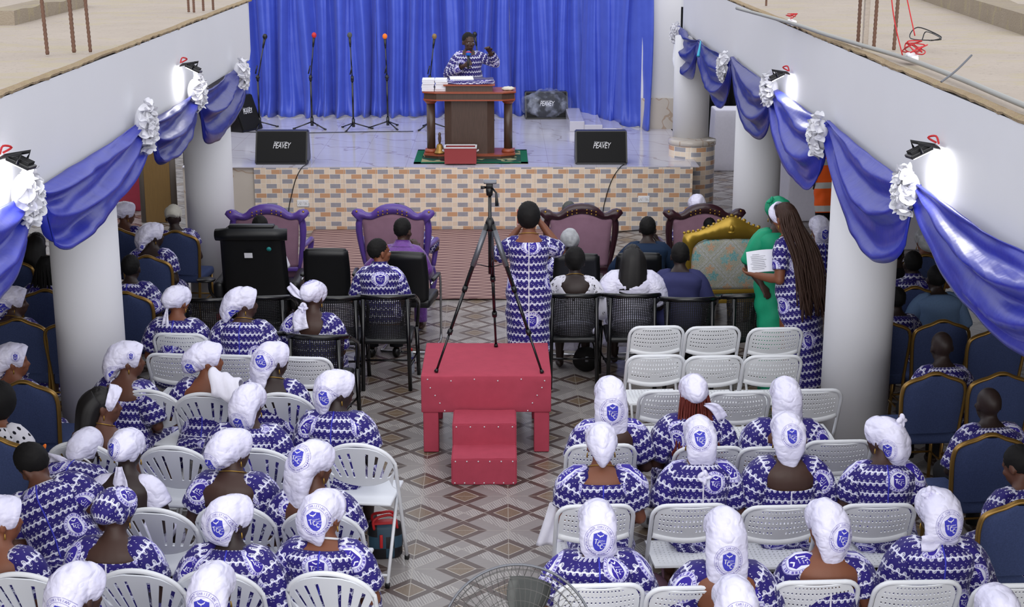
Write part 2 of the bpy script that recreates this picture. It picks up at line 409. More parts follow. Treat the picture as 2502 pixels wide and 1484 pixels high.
# balcony slabs with a ragged raw edge above a plastered fascia
def balcony(side, X, zt, zb, y1, far):
    s = side
    x_out = 8.1*s
    bm = newbm(); rows = []
    ny = 260
    lip = []; top = []
    for i in range(ny+1):
        y = 1.5+(y1-1.5)*i/ny
        n1 = noise.noise(V((y*1.3, s*7, 0))); n2 = noise.noise(V((y*9, s*3, 2)))*.5+noise.noise(V((y*31, s, 5)))*.35
        z = zt+.012*n1+.014*n2
        lip.append((V((X-.003*s, y, z-.014+.016*n2)), V((X-.006*s-.010*s*abs(n2), y, z+.004*n2)), V((X+(.012+.012*n1)*s, y, z+.008)), V((X+(.03+.025*n1+.02*n2)*s, y, zt+.012+.006*n2)), V((X+(.075+.03*n1)*s, y, zt-.003))))
    L = [[bm.verts.new(p) for p in r] for r in lip]
    for i in range(ny):
        for j in range(4): bm.faces.new((L[i][j], L[i][j+1], L[i+1][j+1], L[i+1][j]) if s > 0 else (L[i][j], L[i+1][j], L[i+1][j+1], L[i][j+1]))
    e = obj('trim_1' if s < 0 else 'trim_2', bm, MAT['concrete_edge'], smooth=False); struct(e)
    bm = newbm(); box(bm, ((X+.06*s+x_out)/2, (1.5+y1)/2, zt-.06), (abs(x_out-X-.06*s), y1-1.5, .12))
    sl = struct(obj('balcony_slab', bm, MAT['concrete'], smooth=False), 'raw concrete balcony slab behind the ' + far)
    # plaster fascia, rounded at its stage end
    bm = newbm(); ys = [1.5+(y1-1.5)*i/40 for i in range(41)]; rings = []
    for y in ys:
        t = max(0, (y-(y1-.45))/.45); xo = s*.16*(1-math.sqrt(max(0, 1-t*t)))
        lo = zb+(.06*(1-math.sqrt(max(0, 1-t*t))) if s < 0 else 0)
        rings.append([V((X+xo*.3, y, lo)), V((X+xo*.3, y, zt-.02)), V((X+.35*s, y, zt-.10)), V((X+.35*s, y, lo))])
    loft(bm, rings); bmesh.ops.recalc_face_normals(bm, faces=bm.faces[:])
    struct(obj('balcony_beam', bm, MAT['white_wall'], smooth=False), 'white plastered balcony beam above the ' + far)
    return sl
balcony(-1, XL, 3.02, 2.40, 16.75, 'aisle beside the gold panelled cabinet')
balcony(1, XR, 3.02, 2.36, 21.2, 'aisle beside the emerald dress')
# raised kerbs on the slabs
def kerb(pts, w, h, zt, nm, lab, mat='concrete_dark'):
    bm = newbm()
    a, b = V(pts[0]), V(pts[1]); d = (b-a).normalized(); n = V((-d.y, d.x, 0)); k = 24; rings = []
    for i in range(k+1):
        p = a+(b-a)*(i/k); j = .02*noise.noise(p*3)
        rings.append([p-n*(w/2)+V((0, 0, zt-.02)), p-n*(w/2-j)+V((0, 0, zt+h+j)), p+n*(w/2)+V((0, 0, zt+h)), p+n*(w/2)+V((0, 0, zt-.02))])
    loft(bm, rings); bmesh.ops.recalc_face_normals(bm, faces=bm.faces[:]); return struct(obj(nm, bm, MAT[mat], smooth=False), lab)
p1, p2 = at(0, 62, 3.02), at(200, 12, 3.02); d = (p2-p1)
kerb([(p1.x, p1.y, 0), (p1.x+d.x*.9, p1.y+d.y*.9, 0)], .25, .12, 3.02, 'balcony_kerb', 'low concrete kerb on the slab with three bare steel rods')
p1, p2 = at(2520, 90, 3.02), at(2140, -40, 3.02)
kerb([(p1.x+.12, p1.y, 0), (p2.x+.12, p2.y, 0)], .3, .16, 3.02, 'balcony_kerb', 'long concrete kerb on the slab with the grey conduit')
plate('wall_left_upper', -8.1, -4.2, 19.6, 19.8, 2.9, 3.6, MAT['white_wall'])
# columns
def column(x, y, r, z0, z1, lab, collar=False):
    bm = newbm(); lathe(bm, [(r*1.0, z0), (r, z1)], (x, y, 0), 48)
    o = struct(obj('column', bm, MAT['white_wall']), lab)
    for p in o.data.polygons: p.use_smooth = abs(p.normal.z) < .9
    return o
column(-2.97, 10.6, .24, 0, 2.395, 'thick white round column beside the long straight black hair')
column(2.65, 10.85, .249, 0, 2.355, 'thick white round column beside the woman with long braids')
column(-2.97, 15.3, .24, 0, 2.395, 'white round column behind the big black recliner')
column(2.66, 15.6, .24, 0, 2.355, 'white round column behind the green headpiece')
column(2.50, 19.95, 0.235, .98, 2.355, 'white round column on the tiled round plinth of the stage')
# stage
SY, SZ = 18.9, .82
SXL, SXR = at(620, 408, SZ).x, at(1690, 408, SZ).x
plate('stage_platform', SXL, SXR, SY+.012, 24.0, 0, SZ-.012, MAT['white_wall'], 'raised stage platform')
plate('stage_floor', SXL-.9, SXR+.1, SY, 24.0, SZ-.012, SZ, MAT['stage_marble'], 'glossy marble tiled stage floor')
plate('stage_front', SXL, SXR+.02, SY, SY+.03, 0, SZ-.012, MAT['brick'], 'stage front clad in cream and grey mosaic wall')
plate('stage_side', SXL-.9, SXL, SY+.04, 24, 0, SZ-.012, MAT['marble'], 'marble clad stage side wall')
bm = newbm(); lathe(bm, [(.30, 0), (.30, .98), (.28, 1.0)], (2.50, 19.6+.15, 0), 48)
o = struct(obj('stage_plinth', bm, MAT['brick']), 'round mosaic tiled plinth under the stage column')
bm = newbm(); lathe(bm, [(.31, .98), (.31, 1.04), (.27, 1.05)], (2.50, 19.75, 0), 48); struct(obj('trim_3', bm, MAT['marble']))
# wall panel and tiled dado at the stage end
plate('wall_stage_return', 2.05, 2.6, 22.25, 22.4, SZ, 5, MAT['white_wall'])
plate('trim_4', 2.05, 2.6, 22.2, 22.25, SZ, 1.27, MAT['marble'])
# low steps at the back of the stage
def steps():
    bm = newbm()
    for a, b, h in ((1392, 1428, .15), (1428, 1472, .10), (1472, 1520, .05)):
        p, q = at(a, 322, SZ), at(b, 322, SZ); box(bm, ((p.x+q.x)/2, p.y+.75, SZ+h/2), (q.x-p.x, 1.5, h), bev=.006)
    return struct(obj('stage_steps', bm, MAT['stage_marble'], smooth=False), 'three pale marble steps under the curtain hem')
steps()
# ---------------------------------------------------------------- chairs (each faces +Y, origin on the floor)
def solid(bm, t):
    bmesh.ops.recalc_face_normals(bm, faces=bm.faces[:])
    bmesh.ops.solidify(bm, geom=bm.faces[:], thickness=t)
def perf(bm, nu, nv, fn, hole=.42, keep=None):
    """a sheet fn(u, v) with one square hole per cell"""
    cache = {}
    def vt(u, v):
        k = (round(u, 5), round(v, 5))
        if k not in cache: cache[k] = bm.verts.new(fn(u, v))
        return cache[k]
    for i in range(nu):
        for j in range(nv):
            u0, u1, v0, v1 = i/nu, (i+1)/nu, j/nv, (j+1)/nv
            A = [vt(u0, v0), vt(u1, v0), vt(u1, v1), vt(u0, v1)]
            if keep and not keep(i, j): bm.faces.new(A); continue
            h = (1-hole)/2
            B = [vt(u0+(u1-u0)*a, v0+(v1-v0)*b) for a, b in ((h, h), (1-h, h), (1-h, 1-h), (h, 1-h))]
            for k in range(4): bm.faces.new((A[k], A[(k+1) % 4], B[(k+1) % 4], B[k]))
def legs(root, pts, mat, r=.012, name='leg', foot=None):
    for a, b in pts:
        bm = newbm(); tube(bm, [a, b], r, 8); l = obj(name, bm, mat, root)
        if foot:
            bm = newbm(); a, b = V(a), V(b); tube(bm, [b+(a-b)*.06, b], r*1.35, 8); obj('rubber_foot', bm, foot, l)
def rounded(w, h, r, n=5, z0=0):
    """inverted U from (-w, z0) over the top h to (w, z0)"""
    P = [(-w, z0)]
    for i in range(n+1): a = pi-(pi/2)*i/n; P.append((-w+r+r*cos(a), h-r+r*sin(a)))
    for i in range(n+1): a = pi/2-(pi/2)*i/n; P.append((w-r+r*cos(a), h-r+r*sin(a)))
    P.append((w, z0)); return P
def feet(fr, rf, w1, w2, lean):
    for s in (-1, 1):
        bm = newbm(); box(bm, (s*w1, -lean(.02), .014), (.03, .03, .028), bev=.005); obj('rubber_foot', bm, MAT['black_plastic'], fr)
        bm = newbm(); box(bm, (s*w2, -.272, .014), (.03, .03, .028), bev=.005); obj('rubber_foot', bm, MAT['black_plastic'], rf)
def perforated_chair():
    t = thing('folding_chair', '', 'chair')
    W = MAT['white_plastic']; S = MAT['white_metal']
    lean = lambda z: .195-(.80-z)*.50                     # the frame leans back towards the top
    bm = newbm(); tube(bm, [(x, -lean(z), z) for x, z in rounded(.215, .80, .075, 5, .02)], .0125, 8); fr = obj('frame', bm, S, t)
    bm = newbm()
    for s in (-1, 1): tube(bm, [(s*.185, .06, .43), (s*.185, -.27, .02)], .011, 8)
    tube(bm, [(-.185, -.24, .06), (.185, -.24, .06)], .008, 6); rf = obj('rear_frame', bm, S, t)
    bm = newbm()
    def back(u, v):
        w = .2*(1-.20*max(0, v-.55)**2/.2)
        x = (u-.5)*2*w; z = .605+.185*v-.03*(1-v)*(1-(2*u-1)**2); return V((x, -lean(z)-.028*(1-(2*u-1)**2)+.0, z))
    perf(bm, 19, 6, back, .4, lambda i, j: 1 <= i <= 17 and j >= 1 and not (j == 1 and 8 <= i <= 10) and not (j == 5 and (i < 3 or i > 15))); solid(bm, .006)
    obj('backrest', bm, W, t, smooth=False)
    bm = newbm(); tube(bm, [back(i/12, 0)+V((0, -.004, -.004)) for i in range(13)], (.010, .016), 8); obj('backrest_lip', bm, W, t)
    bm = newbm(); perf(bm, 15, 13, lambda u, v: V(((u-.5)*.39*(1-.12*max(0, .25-v)-.1*max(0, v-.8)), -.15+.40*v, .445-.012*sin(pi*u)*sin(pi*v)-.02*max(0, v-.85)/.15)), .36, lambda i, j: 1 <= i <= 13 and 1 <= j <= 11); solid(bm, .012)
    obj('seat', bm, W, t, smooth=False)
    feet(fr, rf, .215, .185, lean); return t
def fan_chair():
    t = thing('folding_chair', '', 'chair')
    W = MAT['white_plastic2']; S = MAT['white_metal']
    lean = lambda z: .195-(.80-z)*.45
    arc = [(.225*cos(a), .655+.145*sin(a)) for a in [pi-pi*i/16 for i in range(17)]]
    path = [(-.225, .02)]+[(-.225, .4)]+arc+[(.225, .4), (.225, .02)]
    bm = newbm(); tube(bm, smoothpath([(x, -lean(z), z) for x, z in path], 2), .0125, 8); fr = obj('frame', bm, S, t)
    bm = newbm()
    for s in (-1, 1): tube(bm, [(s*.19, .06, .43), (s*.19, -.27, .02)], .011, 8)
    tube(bm, [(-.19, -.24, .06), (.19, -.24, .06)], .008, 6); rf = obj('rear_frame', bm, S, t)
    top = lambda x: .655+.138*math.sqrt(max(0, 1-(x/.222)**2)); bot = lambda x: .655-.125*math.sqrt(max(0, 1-(x/.222)**2))
    bm = newbm(); sl = [-50, -38, -25, -12, 12, 25, 38, 50]; edges = [-72, -64]
    for a in sl: edges += [a-2.0, a+2.0]
    edges += [64, 72]; fz = .30
    def fall(a):                                           # rays from a focus under the panel
        x = math.tan(math.radians(a*.62)); return x
    cols = []
    for a in edges:
        d = V((math.sin(math.radians(a*.62)), math.cos(math.radians(a*.62)))); pts = []
        tt = [i*.002 for i in range(400)]; ins = [q for q in tt if abs(d.x*q) < .22 and bot(d.x*q) <= fz+d.y*q <= top(d.x*q)]
        if not ins: ins = [.3, .301]
        r0, r1 = ins[0], ins[-1]
        for f in (0, .22, .62, .86, 1): r = r0+(r1-r0)*f; x, z = d.x*r, fz+d.y*r; pts.append(bm.verts.new((x, -lean(z)-.02*(1-(x/.22)**2), z)))
        cols.append(pts)
    for i in range(len(cols)-1):
        mid = (edges[i]+edges[i+1])/2; slot = any(abs(mid-a) < .1 for a in sl)
        for j in range(4):
            if slot and j in (1, 2): continue
            bm.faces.new((cols[i][j], cols[i+1][j], cols[i+1][j+1], cols[i][j+1]))
    bmesh.ops.subdivide_edges(bm, edges=[e for e in bm.edges if e.calc_length() > .06], cuts=2, use_grid_fill=True)
    solid(bm, .007); obj('backrest', bm, W, t, smooth=False)
    bm = newbm(); tube(bm, [(x, -lean(bot(x))-.02*(1-(x/.22)**2), bot(x)+.003) for x in [-.205+.41*i/14 for i in range(15)]], .008, 6); obj('backrest_lip', bm, W, t)
    bm = newbm(); tube(bm, [(x, -lean(.77)-.004, .775-.5*x*x) for x in [-.06+.12*i/8 for i in range(9)]], (.006, .008), 6); obj('handle_slot', bm, MAT['steel_grey'], t)
    bm = newbm(); box(bm, (0, .05, .44), (.39, .40, .022), bev=.01); obj('seat', bm, W, t)
    feet(fr, rf, .225, .19, lean); return t
def cane_chair():
    t = thing('cane_armchair', '', 'chair')
    K = MAT['black_metal']
    def rim(a, z, k=1.0): return V((.245*k*sin(a), -.05-.20*k*cos(a), z))
    R = 1.35
    bm = newbm(); perf(bm, 30, 24, lambda u, v: rim((u-.5)*2*1.12, .455+.355*v, .86+.14*v), .55); solid(bm, .004); obj('cane_panel', bm, MAT['black_mesh'], t, smooth=False)
    bm = newbm(); tube(bm, [rim((u/20-.5)*2*R, .825-.03*abs(u/20-.5)**2*4) for u in range(21)], (.017, .021), 8)
    for s in (-1, 1): tube(bm, smoothpath([rim(s*R, .795), V((s*.26, .06, .72)), V((s*.255, .19, .64)), V((s*.24, .23, .44))], 4), .016, 8)
    obj('top_rail', bm, K, t)
    for s in (-1, 1):
        for y, x, top in ((-.215, .185, .80), (.22, .235, .44)):
            bm = newbm(); tube(bm, [(s*x, y, top), (s*(x+.015), y-.02*(1 if y < 0 else 0), 0)], .018, 8); obj('leg', bm, K, t)
    bm = newbm(); box(bm, (0, .0, .43), (.44, .44, .05), bev=.02); obj('seat', bm, MAT['leather'], t)
    bm = newbm(); tube(bm, [(-.23, .0, .2), (.23, .0, .2)], .01, 6)
    for s in (-1, 1): tube(bm, [(s*.195, -.22, .2), (s*.235, .22, .2)], .01, 6)
    obj('stretcher', bm, K, t); return t
def leather_chair():
    t = thing('leather_chair', '', 'chair')
    bm = newbm()
    rings = []
    for i in range(9):
        z = .44+.46*i/8; w = .205+.012*sin(pi*i/8); rings.append([V((x*w, -.20-.10*(i/8)**1.5-.02*(1-x*x), z+(.012*(1-x*x) if i == 8 else 0))) for x in [-1+.25*k for k in range(9)]])
    loft(bm, rings, closed=False); solid(bm, .055); bmesh.ops.bevel(bm, geom=[e for e in bm.edges if len(e.link_faces) == 2 and e.calc_face_angle(0) > 1.0], offset=.016, segments=3, affect='EDGES')
    obj('backrest', bm, MAT['leather'], t)
    bm = newbm(); box(bm, (0, .02, .44), (.44, .46, .08), bev=.03, seg=3); obj('seat', bm, MAT['leather'], t)
    bm = newbm()
    for s in (-1, 1): tube(bm, smoothpath([(s*.235, -.2, .62), (s*.24, .05, .63), (s*.24, .20, .60), (s*.235, .24, .3), (s*.235, .23, .03), (s*.235, .1, .014), (s*.235, -.24, .014)], 4), .011, 8)
    tube(bm, [(-.235, -.24, .014), (.235, -.24, .014)], .011, 8); obj('chrome_frame', bm, MAT['chrome'], t)
    for s in (-1, 1): bm = newbm(); box(bm, (s*.24, .0, .645), (.045, .26, .025), bev=.01); obj('armrest', bm, MAT['black_plastic'], t)
    return t
def banquet_chair():
    t = thing('banquet_chair', '', 'chair')
    G = MAT['brass']
    half = [(.19, .0), (.195, .25), (.205, .50), (.222, .72), (.222, .80), (.205, .855), (.155, .885), (.09, .905), (.035, .93), (0, .935)]
    ln = lambda z: .19+.10*max(0, z-.4)+.06*max(0, .4-z)
    path = [(-x, -ln(z), z) for x, z in half]+[(x, -ln(z), z) for x, z in reversed(half[:-1])]
    bm = newbm(); tube(bm, smoothpath(path, 3), (.013, .017), 8); obj('frame', bm, G, t)
    inner = [p for p in half if p[1] >= .5]; bm = newbm(); rings = []
    zs = [.50+.42*i/14 for i in range(15)]
    def hw(z):
        for (x0, z0), (x1, z1) in zip(half, half[1:]):
            if z0 <= z <= z1: return x0+(x1-x0)*(z-z0)/(z1-z0)
        return .02
    for z in zs:
        w = max(.012, hw(z)-.012); rings.append([V((w*x, -ln(z)-.022*(1-x**4), z)) for x in [-1+.2*k for k in range(11)]])
    loft(bm, rings, closed=False); n0 = len(bm.faces)
    rings = []
    for z in zs:
        w = max(.012, hw(z)-.012); rings.append([V((w*x, -ln(z)+.026*(1-x**4), z)) for x in [-1+.2*k for k in range(11)]])
    loft(bm, rings, closed=False); obj('backrest', bm, MAT['banquet'], t)
    bm = newbm(); box(bm, (0, .03, .445), (.43, .44, .085), bev=.03, seg=3); obj('seat', bm, MAT['banquet'], t)
    for s in (-1, 1): bm = newbm(); tube(bm, [(s*.19, .21, .42), (s*.195, .235, 0)], .013, 8); obj('leg', bm, G, t)
    bm = newbm(); tube(bm, [(-.19, .22, .2), (.19, .22, .2)], .008, 6)
    for s in (-1, 1): tube(bm, [(s*.19, -.19, .2), (s*.19, .22, .2)], .008, 6)
    obj('stretcher', bm, G, t); return t
def throne(mat, loc, rz, label, seatmat='pink_velvet', ears=True):
    t = thing('throne_chair', label, 'chair', loc, rz, 'carved high-backed thrones facing the stage')
    k = .00092; Z = lambda y: .466+(830-y)*.00095
    outer = [(1925, 88), (2000, 94), (2060, 112), (2110, 140), (2150, 178), (2185, 194), (2225, 182), (2262, 155), (2310, 146), (2355, 160), (2372, 190), (2352, 218), (2312, 236), (2330, 300), (2332, 380), (2320, 480), (2300, 600), (2275, 720), (2240, 850)]
    inner = [(1925, 192), (1990, 198), (2040, 212), (2085, 230), (2120, 246), (2150, 256), (2185, 258), (2215, 254), (2238, 250), (2252, 256), (2258, 268), (2260, 290), (2262, 320), (2263, 360), (2263, 420), (2258, 500), (2248, 600), (2235, 700), (2222, 782)]
    O = [((x-1925)*k, Z(y)) for x, y in outer]; I = [((x-1925)*k, Z(y)) for x, y in inner]
    ln = lambda z: .26+.16*max(0, z-.45)
    def fullring(h): return [(-x, z) for x, z in reversed(h[1:])]+h
    OO, II = fullring(O), fullring(I); n = len(OO)
    bm = newbm()
    def vv(P, d): return [bm.verts.new((x, -ln(z)+d, z)) for x, z in P]
    mid = [((a[0]*.5+b[0]*.5), (a[1]*.5+b[1]*.5)) for a, b in zip(OO, II)]
    A, Mb, B = vv(OO, -.015), vv(mid, -.045), vv(II, -.02); C, D = vv(OO, .035), vv(II, .02)
    for i in range(n-1):
        for P, Q in ((A, Mb), (Mb, B), (B, D), (D, C), (C, A)): bm.faces.new((P[i], P[i+1], Q[i+1], Q[i]))
    for e in (0, n-1): bm.faces.new([P[e] for P in (A, Mb, B, D, C)])
    bmesh.ops.recalc_face_normals(bm, faces=bm.faces[:])
    w = I[-1][0]; box(bm, (0, -ln(.5), .495), (2*w+.05, .05, .045), bev=.01)
    fr = obj('carved_frame', bm, mat, t)
    bm = newbm()
    for s in (-1, 1):
        for i in range(3):
            for j in range(2): bmesh.ops.create_icosphere(bm, subdivisions=1, radius=.009, matrix=Matrix.Translation((s*(.05+.045*i), -ln(1.1)-.045, 1.085+.03*j-.01*i)))
        bmesh.ops.create_icosphere(bm, subdivisions=1, radius=.014, matrix=Matrix.Translation((s*.355, -ln(1.1)-.02, 1.095)))
    obj('gilt_carving', bm, MAT['gold'], fr)
    bm = newbm(); rings = []
    for i in range(13):                                   # padded back panel
        f = i/12; row = []
        for j in range(13):
            x = -1+j/6.0; xx = x*(w+(.31-w)*f)*1.0; zb = .505; 
            ztop = Z(192+66*min(1, abs(x))**1.6)
            z = zb+(ztop-zb)*f; row.append(V((xx, -ln(z)-.012-.02*(1-x**4)*sin(pi*min(1, .06+f*.94)), z)))
        rings.append(row)
    loft(bm, rings, closed=False); bmesh.ops.recalc_face_normals(bm, faces=bm.faces[:]); solid(bm, .05); obj('back_panel', bm, MAT[seatmat], t)
    bm = newbm(); box(bm, (0, .08, .44), (.60, .58, .12), bev=.045, seg=3); obj('seat', bm, MAT[seatmat], t)
    bm = newbm(); box(bm, (0, .08, .365), (.58, .56, .05), bev=.012); obj('seat_rail', bm, mat, t)
    for s in (-1, 1):
        bm = newbm(); tube(bm, smoothpath([(s*.30, -.28, .50), (s*.30, -.29, .36), (s*.28, -.31, .20), (s*.285, -.36, .03)], 4), lerpl([.03, .034, .024, .018], 13), 10); l = obj('leg', bm, mat, t)
        bm = newbm(); tube(bm, [(s*.281, -.335, .12), (s*.285, -.362, .03), (s*.285, -.37, 0)], [.021, .022, .016], 8); obj('gilt_foot', bm, MAT['gold'], l)
        bm = newbm(); box(bm, (s*.30, -.318, .37), (.05, .012, .05), bev=.004); obj('gilt_rosette', bm, MAT['gold'], l)
        bm = newbm(); tube(bm, smoothpath([(s*.30, .33, .38), (s*.31, .37, .24), (s*.30, .37, .1), (s*.30, .38, .03)], 4), lerpl([.03, .045, .022, .02], 13), 10); l = obj('leg', bm, mat, t)
        bm = newbm(); tube(bm, [(s*.30, .378, .07), (s*.30, .38, 0)], [.022, .026], 8); obj('gilt_foot', bm, MAT['gold'], l)
        bm = newbm(); tube(bm, smoothpath([(s*.325, -.27, .72), (s*.36, -.05, .72), (s*.37, .18, .70), (s*.36, .24, .64), (s*.33, .2, .42)], 4), lerpl([.022, .026, .028, .03, .024], 17), 10); obj('armrest', bm, mat, t)
    return t
CHAIRS = {}
def put_chair(kind, px, py, rz=0.0, label='', z=.80, X=None):
    """back-top centre of the chair at photograph pixel"""
    b = {'perf': (perforated_chair, .84, .195, 'white folding chairs with punched backs'), 'fan': (fan_chair, .885, .195, 'white folding chairs with slotted fan backs'),
         'cane': (cane_chair, .825, .25, 'black cane armchairs'), 'leather': (leather_chair, .954, .30, 'black leather meeting chairs'),
         'banquet': (banquet_chair, .935, .25, 'blue banquet chairs with brass frames')}[kind]
    P = at(px, py, b[1]); off = Matrix.Rotation(rz, 3, 'Z') @ V((0, b[2], 0)); loc = V((P.x+off.x, P.y+off.y, 0))
    if kind not in CHAIRS:
        r = b[0](); r.scale = (.97, 1, 1.10) if kind == 'fan' else (.98, 1, 1.05) if kind == 'perf' else (1, 1, 1.06) if kind == 'leather' else (1, 1, 1); r.location = loc; r.rotation_euler = (0, 0, rz); r['label'] = label; r['group'] = b[3]; CHAIRS[kind] = r; return r
    return dup(CHAIRS[kind], loc, rz, label)
# ---------------------------------------------------------------- people
PROF = [(-.07, .13, .10), (-.03, .168, .128), (.02, .18, .136), (.09, .172, .128), (.16, .152, .115), (.22, .145, .108), (.30, .154, .114), (.36, .166, .116), (.405, .172, .110), (.430, .160, .100), (.455, .132, .086), (.475, .102, .072), (.495, .075, .062), (.515, .058, .056), (.56, .051, .053), (.60, .05, .054)]
STAND = [(-.62, .165, .135), (-.45, .165, .13), (-.30, .165, .13), (-.18, .178, .138)]
BODIES = []
def prof(z, w, P):
    if z <= P[0][0]: rx, ry = P[0][1:]
    elif z >= P[-1][0]: rx, ry = P[-1][1:]
    else:
        for a, b in zip(P, P[1:]):
            if a[0] <= z <= b[0]:
                t = (z-a[0])/(b[0]-a[0]); t = t*t*(3-2*t)*.5+t*.5; rx, ry = a[1]+(b[1]-a[1])*t, a[2]+(b[2]-a[2])*t; break
    k = 1+(w-1)*(1-sstep(.40, .50, z)*.75); kk = 1 if z > .5 else k
    return rx*kk, ry*kk
def tpt(z, th, w, P, off=0.0):
    rx, ry = prof(z, w, P); c, s = cos(th), sin(th); e = 2/2.2
    x = (abs(c)**e)*(1 if c >= 0 else -1)*(rx+off); y = (abs(s)**e)*(1 if s >= 0 else -1)*(ry+off)
    return V((x, y-.018*sstep(.2, .42, z)+.014*sstep(.44, .6, z), z))
def hand(bm, wr, d, nrm, curl=.5, s=1.0, thumb=1, spread=.0):
    d = d.normalized(); side = d.cross(nrm).normalized(); nrm = side.cross(d).normalized(); wr = V(wr)
    tube(bm, [wr-d*.02, wr+d*.02*s, wr+d*.05*s, wr+d*.088*s], [(.026*s, .02*s), (.034*s, .019*s), (.042*s, .018*s), (.04*s, .014*s)], 10, up=nrm)
    for i, (o, L) in enumerate(((-.031, .062), (-.0105, .074), (.0105, .078), (.031, .068))):
        p = wr+d*.082*s+side*(o*s); dd = (d+side*(o*spread*14)).normalized(); pts = [p-d*.012*s, p]
        for k in range(3):
            a = curl*(k+.6)*.8; q = dd*cos(a)+nrm*sin(a); pts.append(pts[-1]+q*(L*s*(.42, .33, .25)[k]))
        tube(bm, pts, [.0095*s, .0095*s, .009*s, .0085*s, .0065*s], 8, up=side)
    p = wr+d*.03*s-side*(.034*s*thumb); dd = (d*.75-side*.65*thumb+nrm*.35*curl).normalized(); p2 = p+dd*.04*s; d3 = (d*.9-side*.15*thumb+nrm*(.3+.5*curl)).normalized()
    tube(bm, [p-dd*.02*s, p, p2, p2+d3*.03*s], [.013*s, .013*s, .011*s, .008*s], 8, up=nrm)
def make_head(bm, Mh):
    """Mh: head-local (face +Y) to person-local"""
    h = newbm()
    ell(h, (0, -.012, .022), (.073, .093, .092), u=24, v=16)
    ell(h, (0, .026, -.034), (.058, .064, .082), u=20, v=14)
    ell(h, (0, .048, -.088), (.03, .03, .026)); ell(h, (0, .066, .022), (.05, .022, .018))
    tube(h, [(0, .078, .012), (0, .094, -.012), (0, .1, -.03)], [.009, .013, .016], 8, up=V((1, 0, 0)))
    ell(h, (0, .09, -.036), (.021, .013, .011)); ell(h, (0, .082, -.058), (.027, .013, .008)); ell(h, (0, .08, -.07), (.024, .013, .008))
    for s in (-1, 1):
        ell(h, (s*.040, .058, -.022), (.024, .024, .02))
        ell(h, (s*.076, -.008, -.012), (.009, .02, .031), Euler((0, 0, s*.35)).to_matrix())
    bmesh.ops.transform(h, matrix=Mh, verts=h.verts)
    me = bpy.data.meshes.new('tmp'); h.to_mesh(me); h.free(); bm.from_mesh(me); bpy.data.meshes.remove(me)
